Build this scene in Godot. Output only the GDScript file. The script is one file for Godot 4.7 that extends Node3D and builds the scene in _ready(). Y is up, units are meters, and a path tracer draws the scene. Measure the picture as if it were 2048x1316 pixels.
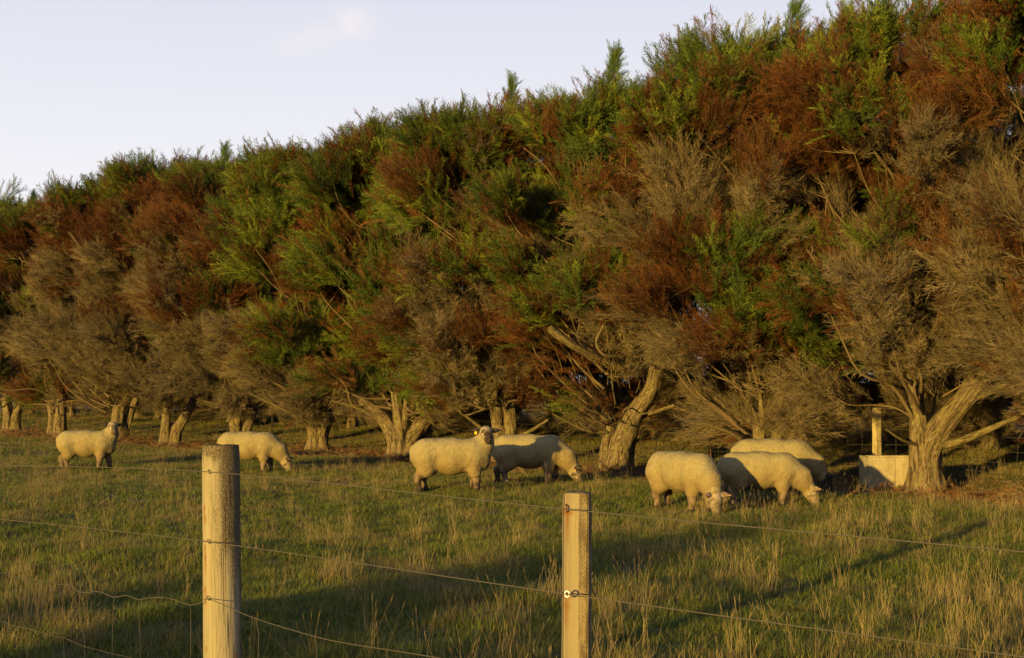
extends Node3D
# Sheep grazing before a tall wind-shaped cypress hedge at low sun.
# X runs to the right, Y up, the camera looks along -Z; "depth" below is -Z.

const HEDGE_AT := Vector2(6.19, 21.3)        # x, depth of the big right-hand trunk
const HEDGE_ALONG := Vector2(0.679, -0.734)  # along the hedge, towards the right
const HEDGE_BACK := Vector2(0.734, 0.679)    # away from the camera, across the hedge

var rng := RandomNumberGenerator.new()
var n_low := FastNoiseLite.new()
var n_mid := FastNoiseLite.new()
var n_fine := FastNoiseLite.new()
var n_patch := FastNoiseLite.new()
var taken := {}
var mats := {}
var plumes: Array = []
var twigs: Array = []

# ------------------------------------------------------------------ basics
func numbered(called: String) -> String:
	var k: int = taken.get(called, 0)
	taken[called] = k + 1
	return called if k == 0 else "%s_%03d" % [called, k]

func lin(r: float, g: float, b: float) -> Color:
	return Color(r, g, b).linear_to_srgb()

func tag(o: Node, label: String, category: String, group := "", kind := "") -> void:
	o.set_meta("label", label)
	o.set_meta("category", category)
	if group != "": o.set_meta("group", group)
	if kind != "": o.set_meta("kind", kind)

func thing(called: String, label: String, category: String, at := Vector3.ZERO, turn := 0.0, group := "") -> Node3D:
	var o := Node3D.new()
	o.name = numbered(called)
	add_child(o)
	o.position = at
	o.rotation.y = turn
	tag(o, label, category, group)
	return o

func obj(called: String, m: Mesh, mat: Material, parent: Node) -> MeshInstance3D:
	var o := MeshInstance3D.new()
	o.name = called if parent != self else numbered(called)
	o.mesh = m
	o.material_override = mat
	parent.add_child(o, true)
	return o

func paint(r: float, g: float, b: float, rough := 0.9, vertex := false) -> StandardMaterial3D:
	var m := StandardMaterial3D.new()
	m.albedo_color = lin(r, g, b)
	m.roughness = rough
	m.metallic_specular = 0.25
	m.vertex_color_use_as_albedo = vertex
	m.cull_mode = BaseMaterial3D.CULL_DISABLED
	return m

func noise(seed_: int, freq: float, oct := 3) -> FastNoiseLite:
	var n := FastNoiseLite.new()
	n.seed = seed_
	n.noise_type = FastNoiseLite.TYPE_SIMPLEX_SMOOTH
	n.frequency = freq
	n.fractal_octaves = oct
	return n

func behind(x: float, d: float) -> float:    # metres behind the trunk line
	return (x - HEDGE_AT.x) * HEDGE_BACK.x + (d - HEDGE_AT.y) * HEDGE_BACK.y

func along(x: float, d: float) -> float:     # metres along the hedge, 0 at the big right-hand trunk
	return (x - HEDGE_AT.x) * HEDGE_ALONG.x + (d - HEDGE_AT.y) * HEDGE_ALONG.y

func hedge_point(al: float, back: float) -> Vector2:
	return HEDGE_AT + HEDGE_ALONG * al + HEDGE_BACK * back

func bump(x: float, d: float, cx: float, cd: float, rx: float, rd: float, turn: float) -> float:
	var dx := x - cx
	var dd := d - cd
	var a := (dx * cos(turn) + dd * sin(turn)) / rx
	var b := (-dx * sin(turn) + dd * cos(turn)) / rd
	return exp(-a * a - b * b)

func height(x: float, d: float) -> float:
	var near := smoothstep(5.0, 9.0, d)
	var far := 1.0 - smoothstep(45.0, 120.0, d)
	var h := near * far * (n_low.get_noise_2d(x, d) * 0.10 + n_mid.get_noise_2d(x, d) * 0.055)
	# low humps whose far slopes lie in shade
	h += 0.06 * bump(x, d, 1.3, 12.6, 1.5, 0.5, 0.62)
	h += 0.06 * bump(x, d, -1.3, 9.7, 1.2, 0.42, 0.35)
	h += 0.06 * bump(x, d, 0.4, 10.2, 0.9, 0.4, 0.5)
	h += 0.06 * bump(x, d, -2.6, 9.4, 0.7, 0.3, 0.2)
	h += 0.10 * bump(x, d, 3.4, 14.6, 1.1, 0.4, 0.6)
	h += 0.10 * bump(x, d, -3.3, 12.7, 1.0, 0.4, 0.2)
	var s := behind(x, d)
	h += 0.45 * smoothstep(0.6, 9.0, s) * (1.0 - smoothstep(30.0, 90.0, s) * 0.4)
	return h

func ground_at(x: float, d: float, lift := 0.0) -> Vector3:
	return Vector3(x, height(x, d) + lift, -d)

# ------------------------------------------------------------------ mesh pieces
class Soup:
	var v := PackedVector3Array()
	var n := PackedVector3Array()
	var c := PackedColorArray()
	var uv := PackedVector2Array()
	var ix := PackedInt32Array()
	func mesh() -> ArrayMesh:
		var a := []
		a.resize(Mesh.ARRAY_MAX)
		a[Mesh.ARRAY_VERTEX] = v
		a[Mesh.ARRAY_NORMAL] = n
		if c.size() == v.size() and c.size() > 0: a[Mesh.ARRAY_COLOR] = c
		if uv.size() == v.size() and uv.size() > 0: a[Mesh.ARRAY_TEX_UV] = uv
		a[Mesh.ARRAY_INDEX] = ix
		var m := ArrayMesh.new()
		m.add_surface_from_arrays(Mesh.PRIMITIVE_TRIANGLES, a)
		return m
	func tri(p: Vector3, q: Vector3, r: Vector3, col: Color) -> void:
		var k := v.size()
		var nn := (r - p).cross(q - p).normalized()
		v.append(p); v.append(q); v.append(r)
		n.append(nn); n.append(nn); n.append(nn)
		c.append(col); c.append(col); c.append(col)
		ix.append(k); ix.append(k + 1); ix.append(k + 2)

func side_of(d: Vector3) -> Vector3:
	var s := d.cross(Vector3.UP)
	if s.length() < 0.05: s = d.cross(Vector3.RIGHT)
	return s.normalized()

func smooth_path(pts: Array, per := 4) -> PackedVector3Array:
	var out := PackedVector3Array()
	var n := pts.size()
	for i in n - 1:
		var p0: Vector3 = pts[maxi(i - 1, 0)]
		var p1: Vector3 = pts[i]
		var p2: Vector3 = pts[i + 1]
		var p3: Vector3 = pts[mini(i + 2, n - 1)]
		for k in per:
			out.append(p1.cubic_interpolate(p2, p0, p3, float(k) / per))
	out.append(pts[n - 1])
	return out

# round tube along a path; rough > 0 gives fluted, knobbly bark
func tube(s: Soup, path: PackedVector3Array, r0: float, r1: float, sides := 6, rough := 0.0, flare := 0.0, seed_ := 0.0, col := Color.WHITE, power := 1.0) -> void:
	var rows := path.size()
	var first := s.v.size()
	var u := Vector3.ZERO
	var run := 0.0
	for i in rows:
		var d: Vector3 = (path[mini(i + 1, rows - 1)] - path[maxi(i - 1, 0)]).normalized()
		if i == 0: u = side_of(d)
		else:
			u = (u - d * u.dot(d)).normalized()
			run += path[i].distance_to(path[i - 1])
		var w := d.cross(u)
		var t := float(i) / (rows - 1)
		var r := lerpf(r0, r1, pow(t, power)) + flare * pow(maxf(0.0, 1.0 - t * 3.2), 2.0)
		for k in sides + 1:
			var a := TAU * k / sides
			var kk := 1.0
			if rough > 0.0:
				var ca := cos(a)
				var sa := sin(a)
				kk += rough * (n_fine.get_noise_3d(ca * 1.5 + seed_, sa * 1.5, run * 0.9) * 2.0 + n_fine.get_noise_3d(ca * 5.0 + seed_, sa * 5.0, run * 3.0) * 0.6 + 0.12 * sin(a * 5.0 + seed_ + run * 1.7))
			var dir := u * cos(a) + w * sin(a)
			s.v.append(path[i] + dir * r * kk)
			s.n.append(dir)
			s.uv.append(Vector2(float(k) / sides * maxf(1.0, round(r0 * 12.0)), run))
			s.c.append(col)
	for i in rows - 1:
		for k in sides:
			var a0 := first + i * (sides + 1) + k
			var b0 := a0 + sides + 1
			s.ix.append_array(PackedInt32Array([a0, b0, a0 + 1, a0 + 1, b0, b0 + 1]))
	if rough > 0.0: fix_normals(s, first, rows, sides)

func fix_normals(s: Soup, first: int, rows: int, sides: int) -> void:
	for i in rows:
		for k in sides + 1:
			var i0 := maxi(i - 1, 0)
			var i1 := mini(i + 1, rows - 1)
			var k0 := (k - 1 + sides) % sides
			var k1 := (k + 1) % sides
			var p := s.v[first + i1 * (sides + 1) + k] - s.v[first + i0 * (sides + 1) + k]
			var q := s.v[first + i * (sides + 1) + k1] - s.v[first + i * (sides + 1) + k0]
			var nn := q.cross(p).normalized()
			var o := s.n[first + i * (sides + 1) + k]
			s.n[first + i * (sides + 1) + k] = nn if nn.dot(o) > 0.0 else -nn

# box with bevelled edges, centre c
func bevel_box(c: Vector3, size: Vector3, b: float) -> ArrayMesh:
	var h := size / 2.0
	var s := Soup.new()
	var quad := func(p: Vector3, q: Vector3, r: Vector3, t: Vector3):
		var nn := (q - p).cross(r - p)
		if nn.dot((p + q + r + t) / 4.0) < 0.0:
			s.tri(c + p, c + q, c + r, Color.WHITE); s.tri(c + p, c + r, c + t, Color.WHITE)
		else:
			s.tri(c + p, c + r, c + q, Color.WHITE); s.tri(c + p, c + t, c + r, Color.WHITE)
	for ax in 3:
		var a1 := (ax + 1) % 3
		var a2 := (ax + 2) % 3
		for sg in [-1.0, 1.0]:
			var f := []
			for e in [[-1, -1], [1, -1], [1, 1], [-1, 1]]:
				var p := Vector3.ZERO
				p[ax] = sg * h[ax]; p[a1] = e[0] * (h[a1] - b); p[a2] = e[1] * (h[a2] - b)
				f.append(p)
			quad.call(f[0], f[1], f[2], f[3])
			for sg2 in [-1.0, 1.0]:          # bevel between faces ax and a1
				var g := []
				for e in [-1.0, 1.0]:
					var p := Vector3.ZERO
					p[ax] = sg * h[ax]; p[a1] = sg2 * (h[a1] - b); p[a2] = e * (h[a2] - b)
					var q := Vector3.ZERO
					q[ax] = sg * (h[ax] - b); q[a1] = sg2 * h[a1]; q[a2] = e * (h[a2] - b)
					g.append(p); g.append(q)
				quad.call(g[0], g[1], g[3], g[2])
	for sx in [-1.0, 1.0]:
		for sy in [-1.0, 1.0]:
			for sz in [-1.0, 1.0]:
				var p := Vector3(sx * h.x, sy * (h.y - b), sz * (h.z - b))
				var q := Vector3(sx * (h.x - b), sy * h.y, sz * (h.z - b))
				var r := Vector3(sx * (h.x - b), sy * (h.y - b), sz * h.z)
				s.tri(c + p, c + q, c + r, Color.WHITE)
	return s.mesh()

# ------------------------------------------------------------------ many small copies
class Bin:
	var mesh: Mesh
	var buf := PackedFloat32Array()
	var count := 0
	func add(b: Basis, o: Vector3, c: Color) -> void:
		buf.append_array(PackedFloat32Array([b.x.x, b.y.x, b.z.x, o.x, b.x.y, b.y.y, b.z.y, o.y, b.x.z, b.y.z, b.z.z, o.z, c.r, c.g, c.b, 1.0]))
		count += 1

func bins(meshes: Array) -> Array:
	var out := []
	for m in meshes:
		var b := Bin.new()
		b.mesh = m
		out.append(b)
	return out

func place(b: Bin, called: String, mat: Material, parent: Node) -> void:
	if b.count == 0: return
	var mm := MultiMesh.new()
	mm.transform_format = MultiMesh.TRANSFORM_3D
	mm.use_colors = true
	mm.mesh = b.mesh
	mm.instance_count = b.count
	mm.buffer = b.buf
	var o := MultiMeshInstance3D.new()
	o.name = called
	o.multimesh = mm
	o.material_override = mat
	o.set_meta("kind", "stuff")
	parent.add_child(o, true)

func facing(d: Vector3, roll: float, scale_: float, wide := 1.0) -> Basis:   # +Y along d
	var s := side_of(d).rotated(d, roll)
	return Basis(s * scale_ * wide, d * scale_, s.cross(d) * scale_ * wide)

# ------------------------------------------------------------------ foliage pieces
func rdir(spread: float) -> Vector3:
	return Vector3(rng.randfn(0, spread), rng.randfn(0, spread), rng.randfn(0, spread))

# a feathery cypress spray, half a metre long, growing along +Y
func make_plume() -> ArrayMesh:
	var s := Soup.new()
	var bend := Vector3(rng.randf_range(-0.14, 0.14), 0, rng.randf_range(-0.2, 0.2))
	var stem := func(t: float) -> Vector3: return Vector3(0, 0.5 * t, 0) + bend * t * t
	for k in 18:
		var t := 0.06 + 0.94 * k / 17.0
		var p: Vector3 = stem.call(t)
		var az := (0.0 if k % 2 == 0 else PI) + rng.randf_range(-0.7, 0.7)
		var out := Vector3(cos(az), 0, sin(az) * 0.8)
		var tilt := rng.randf_range(0.55, 1.0) * (1.0 - 0.4 * t)
		var d := (Vector3.UP + out * tilt + bend * 2.0 * t).normalized()
		var length := rng.randf_range(0.12, 0.22) * (1.0 - 0.4 * t)
		var sd := side_of(d).rotated(d, rng.randfn(0.0, 0.6))
		var tint := rng.randf_range(0.7, 1.3)
		var col := Color(tint, tint, tint)
		var droop := Vector3(rng.randfn(0, 0.02), 0, rng.randfn(0, 0.03))
		s.tri(p - sd * 0.004, p + sd * 0.004, p + d * length + droop, col)
		for j in 10:
			var f := 0.1 + 0.9 * j / 9.0
			var q := p + d * length * f + droop * f * f
			var ds := sd.rotated(d, rng.randf_range(-0.5, 0.5)) * (1.0 if j % 2 == 0 else -1.0)
			var ld := (d * 1.2 + ds * rng.randf_range(0.35, 0.75)).normalized()
			var ll := rng.randf_range(0.035, 0.065) * (1.0 - 0.35 * f)
			var lw := side_of(ld).rotated(ld, rng.randf() * TAU) * ll * 0.105
			var mid := q + ld * ll * 0.5
			s.tri(q, mid + lw, q + ld * ll, col)
			s.tri(q, q + ld * ll, mid - lw, col)
	return s.mesh()

# a bare twig spray, 0.7 m long, growing along +Y
func make_twig() -> ArrayMesh:
	var s := Soup.new()
	var bend := Vector3(rng.randf_range(-0.12, 0.12), 0, rng.randf_range(-0.12, 0.12))
	var stem := func(t: float) -> Vector3: return Vector3(0, 0.7 * t, 0) + bend * t * t
	var strip := func(p: Vector3, q: Vector3, w0: float, w1: float, col: Color):
		var d := (q - p).normalized()
		var sd := side_of(d).rotated(d, rng.randf() * TAU)
		s.tri(p - sd * w0, p + sd * w0, q + sd * w1, col)
		s.tri(p - sd * w0, q + sd * w1, q - sd * w1, col)
		var s2 := sd.cross(d)
		s.tri(p - s2 * w0, p + s2 * w0, q, col)
	for i in 4:
		strip.call(stem.call(i / 4.0), stem.call((i + 1) / 4.0), 0.007 * (1.0 - i / 5.0), 0.007 * (1.0 - (i + 1) / 5.0), Color.WHITE)
	for k in 17:
		var t := 0.1 + 0.88 * k / 16.0
		var p: Vector3 = stem.call(t)
		var az := k * 2.4 + rng.randf_range(-0.4, 0.4)
		var d := (Vector3.UP + Vector3(cos(az), 0, sin(az)) * rng.randf_range(0.35, 0.75) + bend * 2.0 * t).normalized()
		var length := rng.randf_range(0.18, 0.32) * (1.0 - 0.4 * t)
		var tint := rng.randf_range(0.75, 1.25)
		var col := Color(tint, tint, tint * 0.97)
		var q := p + d * length + rdir(0.012)
		strip.call(p, q, 0.0045, 0.0015, col)
		for j in 5:
			var b := p.lerp(q, 0.2 + 0.16 * j)
			var e := b + (d + rdir(0.42)).normalized() * rng.randf_range(0.07, 0.14)
			var sd := side_of(e - b) * 0.0035
			s.tri(b - sd, b + sd, e, col)
	return s.mesh()

func blade(s: Soup, base: Vector3, az: float, lean: float, h: float, w: float, col: Color) -> void:
	var o := Vector3(cos(az), 0, sin(az))
	var sd := Vector3(-o.z, 0, o.x).rotated(Vector3.UP, rng.randf_range(-0.6, 0.6)) * w
	var m := base + Vector3.UP * h * 0.55 + o * h * lean * 0.35
	var e := base + Vector3.UP * h * (1.0 - lean * 0.25) + o * h * lean
	s.tri(base - sd, base + sd, m + sd * 0.7, col)
	s.tri(base - sd, m + sd * 0.7, m - sd * 0.7, col)
	s.tri(m - sd * 0.7, m + sd * 0.7, e, col)

func make_tuft(n: int, h0: float, h1: float, w: float, r: float, lean: float) -> ArrayMesh:
	var s := Soup.new()
	for k in n:
		var a := rng.randf() * TAU
		var q := sqrt(rng.randf()) * r
		var t := rng.randf_range(0.7, 1.3)
		blade(s, Vector3(cos(a) * q, -0.01, sin(a) * q), rng.randf() * TAU, rng.randf_range(0.1, lean), rng.randf_range(h0, h1), w * rng.randf_range(0.7, 1.2), Color(t, t * rng.randf_range(0.92, 1.05), t))
	return s.mesh()

func make_stalks() -> ArrayMesh:
	var s := Soup.new()
	for k in 9:
		var a := rng.randf() * TAU
		var b := Vector3(cos(a), 0, sin(a)) * rng.randf_range(0.0, 0.09)
		var d := (Vector3.UP + rdir(0.17)).normalized()
		var h := rng.randf_range(0.22, 0.42)
		var sd := side_of(d).rotated(d, rng.randf() * TAU)
		var s2 := sd.cross(d)
		var t := rng.randf_range(0.8, 1.25)
		var col := Color(t, t, t)
		var bow := Vector3(d.x, 0, d.z) * 0.15
		var m := b + d * h * 0.5
		var e := b + d * h + bow * h
		for x: Vector3 in [sd, s2]:
			s.tri(b - x * 0.0011, b + x * 0.0011, m + x * 0.0009, col)
			s.tri(b - x * 0.0011, m + x * 0.0009, m - x * 0.0009, col)
			s.tri(m - x * 0.0009, m + x * 0.0009, e, col)
			s.tri(e - d * 0.07, e - d * 0.03 + x * 0.0014, e, col)
			s.tri(e - d * 0.07, e, e - d * 0.03 - x * 0.0014, col)
	return s.mesh()

# ------------------------------------------------------------------ trees
# kind of growth at a place on the hedge: [share of green, share of brown]; the rest is bare dead twig
var patches: Array = [   # kind, metres along the hedge, height, half width, half height
	["mixgreen", -12.8, 6.18, 4.84, 1.16], ["mix", -13.0, 4.41, 4.69, 1.16], ["mix", -13.6, 2.84, 4.25, 1.07],
	["mix", -11.8, 1.87, 2.53, 0.61], ["mix", -16.1, 3.94, 2.27, 1.82], ["green", -29.5, 4.21, 1.76, 0.52],
	["brown", -22.7, 3.64, 1.36, 0.45], ["brown", -20.2, 3.66, 1.23, 0.4], ["mix", -29.9, 1.54, 1.42, 0.89],
	["green", -6.2, 5.35, 1.30, 0.53], ["green", -6.8, 3.85, 1.41, 0.45], ["green", -5.0, 3.52, 0.86, 0.3],
	["mix", -6.6, 3.17, 1.14, 0.36], ["mix", -6.9, 1.56, 1.42, 0.45], ["mix", -2.2, 3.7, 2.0, 0.8],
	["mix", -1.7, 2.85, 1.7, 0.75], ["brown", -3.4, 3.58, 0.94, 0.73], ["mix", -0.3, 4.99, 0.76, 0.58],
	["brown", 0.2, 4.36, 0.66, 0.29], ["brown", 1.0, 4.36, 0.39, 0.35], ["green", 1.0, 3.86, 0.62, 0.3],
	["brown", 1.2, 3.50, 0.53, 0.3], ["green", -1.2, 6.91, 1.54, 0.45], ["green", -3.6, 6.03, 1.27, 0.65],
	["dead", -3.4, 5.04, 1.15, 0.65], ["dead", -1.2, 4.35, 1.08, 0.68], ["brown", -4.4, 5.24, 0.89, 0.75],
	["dead", -5.0, 4.45, 1.04, 0.68], ["brown", -7.6, 2.66, 1.21, 0.46], ["brown", -1.6, 5.60, 1.58, 0.84],
	["brown", 1.1, 5.86, 1.23, 0.76], ["dead", 1.7, 4.62, 0.66, 0.61], ["brown", -20.6, 5.93, 3.27, 0.88],
	["brown", -27.2, 6.09, 3.89, 0.71], ["brown", -28.5, 5.18, 1.69, 0.87]]
const SHARES := {"green": Vector2(0.8, 0.2), "mixgreen": Vector2(0.84, 0.15), "mix": Vector2(0.5, 0.48), "brown": Vector2(0.08, 0.86), "dead": Vector2(0.02, 0.1)}

func growth(al: float, h: float) -> Vector2:
	var w := n_patch.get_noise_2d(al * 1.3, h * 1.3)
	var best := 1.0
	var got := Vector2(-1, -1)
	for p in patches:
		var a: float = (al - p[1]) / p[3]
		var b: float = (h - p[2]) / p[4]
		var d := sqrt(a * a + b * b) - w * 0.35
		if d < best:
			best = d
			got = SHARES[p[0]]
	if got.x >= 0.0: return got
	var top := h + w * 0.9
	if top > 6.55: return Vector2(0.8, 0.2)
	if top > 5.4: return Vector2(0.25, 0.7)
	if top > 4.7: return Vector2(0.06, 0.45)
	return Vector2(0.01, 0.06)

const PROFILE := [[0.85, 0.6], [1.1, 1.25], [1.5, 1.65], [2.3, 1.9], [3.6, 2.1], [5.0, 2.05], [6.0, 1.85], [6.7, 1.5], [7.2, 1.0], [7.6, 0.4]]
func profile(h: float) -> float:
	for i in PROFILE.size() - 1:
		var a: Array = PROFILE[i]
		var b: Array = PROFILE[i + 1]
		if h <= b[0]: return lerpf(a[1], b[1], clampf((h - a[0]) / (b[0] - a[0]), 0.0, 1.0))
	return 0.1

# stems: [start x, start depth, [x, depth, height] ... , radius]; all offsets from the tree's base in metres
func tree(called: String, label: String, at: Vector2, tall: float, stems: Array, limbs: Array, lobes: int, sprays: int, rear: bool, group: String) -> void:
	rng.seed = hash(at) % 100000 + 17 + int(reseed.get(snappedf(at.x, 0.01), 0))
	var o := thing(called, label, "tree", ground_at(at.x, at.y), 0.0, group)
	var seed_ := rng.randf() * 50.0
	var s := Soup.new()
	for st in stems:
		var pts := []
		for p in st[0]: pts.append(Vector3(p[0], p[2], -p[1]))
		tube(s, smooth_path(pts, 8), st[1], st[2], 26, 0.14, st[1] * 0.6 if pts[0].y < 0.0 else 0.0, seed_)
		seed_ += 7.3
	obj("trunk", s.mesh(), mats.bark, o)
	var heads: Array = []
	for lb in limbs:
		var pts := []
		for p in lb[0]: pts.append(Vector3(p[0], p[2], -p[1]))
		var l := Soup.new()
		tube(l, smooth_path(pts, 6), lb[1], lb[2], 10, 0.09, 0.0, seed_)
		seed_ += 3.1
		obj("limb", l.mesh(), mats.bark_limb, o)
		heads.append(pts)
	var al3 := Vector3(HEDGE_ALONG.x, 0, -HEDGE_ALONG.y)
	var out3 := Vector3(-HEDGE_BACK.x, 0, HEDGE_BACK.y)     # towards the camera
	var al0 := along(at.x, at.y)
	var k_tall := (tall - 0.25) / 7.5
	var wood := Soup.new()
	var green := bins(plumes)
	var brown := bins(plumes)
	var dead := bins(twigs)
	# boughs: the big pads of growth, with dark gaps between them
	var boughs := []
	for i in (54 if not rear else 54):
		var h := 0.0
		var r := 0.0
		while true:                                      # even over the skin of the crown
			h = rng.randf_range(1.0, 7.1) if not rear else 0.4 + 6.6 * pow(rng.randf(), 1.15)
			r = profile(maxf(h, 1.5 if rear else 0.0))
			if rng.randf() * 2.1 < (r + 0.35) * (1.0 if rear else lerpf(0.6, 1.0, smoothstep(1.2, 2.8, h))): break
		var phi := rng.randf() * TAU
		if rng.randf() < 0.68: phi = rng.randf_range(-0.2, PI + 0.2)
		var inset := rng.randf_range(0.72, 1.0)
		if i < 10:                                        # the crown always closes over at the top
			h = rng.randf_range(6.3, 7.15)
			phi = TAU * (i + rng.randf() * 0.6) / 9.0
			r = profile(h)
			inset = rng.randf_range(0.55, 1.0) if i < 9 else 0.1
		var swell := 1.0 + 0.3 * n_patch.get_noise_3d(cos(phi) * 2.0 + al0, h * 0.8, sin(phi) * 2.0)
		var rr := r * swell * inset
		var mid_at := al3 * cos(phi) * rr + out3 * sin(phi) * rr + Vector3.UP * h * k_tall
		if not rear and mid_at.y < 1.8 and at.x + mid_at.x > 4.7 and at.x + mid_at.x < 6.1: continue
		var up := lerpf(0.15, 0.62, smoothstep(0.9, 5.0, h))
		var wind := lerpf(-0.35, 0.65, smoothstep(-12.0, -5.0, al0)) * smoothstep(2.2, 4.5, h)
		wind = maxf(wind, 0.6 * smoothstep(5.8, 7.0, h))
		var share_here := growth(al0 + mid_at.dot(al3), h)
		var bare := share_here.x + share_here.y < 0.5
		var flow := ((al3 * cos(phi) + out3 * sin(phi)) * 0.8 + Vector3.UP * up + al3 * wind + rdir(0.12)).normalized()
		if bare: flow = ((mid_at - Vector3.UP * (0.85 + 0.42 * (h - 1.0))).normalized() + Vector3.UP * 0.12 + al3 * wind * 0.4 + rdir(0.1)).normalized()
		boughs.append([h, phi, rr, rng.randf_range(0.4, 0.72) * (0.75 if h < 2.0 else 1.0), rng.randf(), rng.randf_range(0.75, 1.25), mid_at, flow, bare])
		# the branch that carries the bough
		var from := Vector3(mid_at.x * 0.14, clampf(mid_at.y - rr * rng.randf_range(0.5, 1.0), 0.8, tall * 0.85), mid_at.z * 0.14)
		if h < 2.4: from.y = clampf(0.7 + 0.25 * h + rng.randf_range(-0.15, 0.15), 0.8, 1.4)
		var bend := from.lerp(mid_at, 0.5) + Vector3(rng.randfn(0, 0.14), rng.randf_range(-0.3, 0.0), rng.randfn(0, 0.14))
		tube(wood, smooth_path([from, from.lerp(bend, 0.5) + rdir(0.06), bend, bend.lerp(mid_at, 0.55) + rdir(0.07), mid_at], 3), rng.randf_range(0.016, 0.034), 0.009, 6, 0.0, 0.0, 0.0, Color.WHITE, 0.8)
	for i in lobes:
		var bg: Array = boughs[i % boughs.size()]
		var phi: float = bg[1]
		var h: float = bg[0]
		var r: float = bg[2]
		var ball := rdir(1.0).normalized()
		var shell := 0.45 + 0.55 * sqrt(rng.randf())
		if i % 6 == 0:                                   # growth deep inside
			r *= rng.randf_range(0.1, 0.6)
			phi = rng.randf() * TAU
			h = rng.randf_range(1.6, 7.0)
		var outward := al3 * cos(phi) + out3 * sin(phi)
		if ball.dot(outward * 0.7 + Vector3.UP * 0.6) < -0.25: ball = -ball
		var heart: Vector3 = bg[6] if i % 6 != 0 else al3 * cos(phi) * r + out3 * sin(phi) * r + Vector3.UP * h * k_tall
		var flow: Vector3 = bg[7]
		var c := heart
		var dir := flow
		if bg[8]:                                        # bare wood: a long fan that sweeps out from the trunk
			var side := ball - flow * ball.dot(flow)
			c += flow * rng.randf_range(-0.95, 0.75) * bg[3] * 1.7 + side * bg[3] * 0.62 * shell
			dir = (flow + side * 0.3 + rdir(0.13)).normalized()
		else:                                            # living growth: a flat pad swept by the wind
			c += Vector3(ball.x, ball.y * 0.42, ball.z) * bg[3] * 1.12 * shell
			dir = (flow + ball * 0.24 + rdir(0.13)).normalized()
		c.y = maxf(c.y, 0.8 if not rear else 0.35)
		if not rear and c.y < 1.9 and c.dot(out3) > 0.15 and rng.randf() < open_front.get(snappedf(at.x, 0.01), 0.3): continue
		if not rear and c.y < 1.95 and at.x + c.x > 4.85 and at.x + c.x < 6.0: continue
		var share := growth(al0 + c.dot(al3), c.y / k_tall)
		var pick: float = bg[4] if rng.randf() < 0.62 else rng.randf()
		var kind := 0 if pick < share.x else 1 if pick < share.x + share.y else 2
		# the twig that carries it
		var hold: Vector3 = bg[6]
		if i % 6 == 0: hold = c * 0.75
		if not rear or i % 3 == 0:
			tube(wood, smooth_path([hold, hold.lerp(c, 0.5) + rdir(0.05), c, c + dir * 0.3], 2), rng.randf_range(0.006, 0.013), 0.003, 4, 0.0, 0.0, 0.0, Color.WHITE, 0.8)
		var n := sprays if kind < 2 else int(sprays * 0.95)
		var lobe_tint: float = rng.randf_range(0.85, 1.15) * bg[5]
		var yellow := rng.randf()
		var u := side_of(dir)
		var w := u.cross(dir)
		var fat := rng.randf_range(0.5, 0.85)
		for k in n:
			var t := rng.randf_range(-0.62, 0.36)
			var a := rng.randf() * TAU
			var q := sqrt(rng.randf()) * (0.34 - 0.24 * maxf(t, 0.0)) * fat
			var off := u * cos(a) + w * sin(a)
			var p := c + dir * t * fat + off * q
			var tint := lobe_tint * rng.randf_range(0.75, 1.25)
			if kind == 2:
				var d := (dir + off * (0.2 + q * 1.6) + rdir(0.2)).normalized()
				var col := Color(0.145, 0.109, 0.0541).lerp(Color(0.109, 0.0856, 0.0527), yellow) * tint
				var b: Bin = dead[rng.randi() % dead.size()]
				b.add(facing(d, rng.randf() * TAU, rng.randf_range(0.4, 0.8)), p - d * 0.15, col)
			else:
				var d := (dir + off * (0.15 + q * 1.5) + Vector3.UP * 0.2 + rdir(0.18)).normalized()
				var sc := rng.randf_range(0.6, 1.1)
				if kind == 0:
					var col := Color(0.0427, 0.0694, 0.0116).lerp(Color(0.122, 0.142, 0.018), yellow * sqrt(yellow)) * tint
					if rng.randf() < 0.12: col = Color(0.10, 0.045, 0.018) * tint
					var b: Bin = green[rng.randi() % green.size()]
					b.add(facing(d, rng.randf() * TAU, sc), p - d * 0.15, col)
				else:
					var col := Color(0.08, 0.029, 0.009).lerp(Color(0.098, 0.0504, 0.0182), yellow * yellow) * tint
					var b: Bin = brown[rng.randi() % brown.size()]
					b.add(facing(d, rng.randf() * TAU, sc * 0.92, 0.85), p - d * 0.15, col)
	for ld in leaders_now:
		var foot := Vector3(ld[0], ld[1] - 1.5, 0.0)
		var tip := Vector3(ld[0] + 0.1, ld[1] - 0.1, 0.0)
		tube(wood, smooth_path([foot, foot.lerp(tip, 0.5) + rdir(0.03), tip], 3), 0.02, 0.004, 5)
		for k in 190:
			var t := pow(rng.randf(), 0.8)
			var a := rng.randf() * TAU
			var off := Vector3(cos(a), 0, sin(a))
			var wide: float = ld[2] * (1.05 - t)
			var p := foot.lerp(tip, t) + off * wide * rng.randf_range(0.1, 0.8)
			var d: Vector3 = (off * (0.9 - 0.6 * t) + Vector3.UP * (0.2 + t) + al3 * 0.5 + rdir(0.15)).normalized()
			var b: Bin = green[rng.randi() % green.size()]
			b.add(facing(d, rng.randf() * TAU, rng.randf_range(0.35, 0.62)), p, Color(0.075, 0.12, 0.0165) * rng.randf_range(0.7, 1.3))
	if wood.v.size():
		var wo := obj("branches", wood.mesh(), mats.twig_wood, o)
		wo.set_meta("kind", "stuff")
	for b in green: place(b, "green_foliage", mats.leaf, o)
	for b in brown: place(b, "brown_foliage", mats.leaf, o)
	for b in dead: place(b, "dead_twigs", mats.twig, o)

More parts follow.
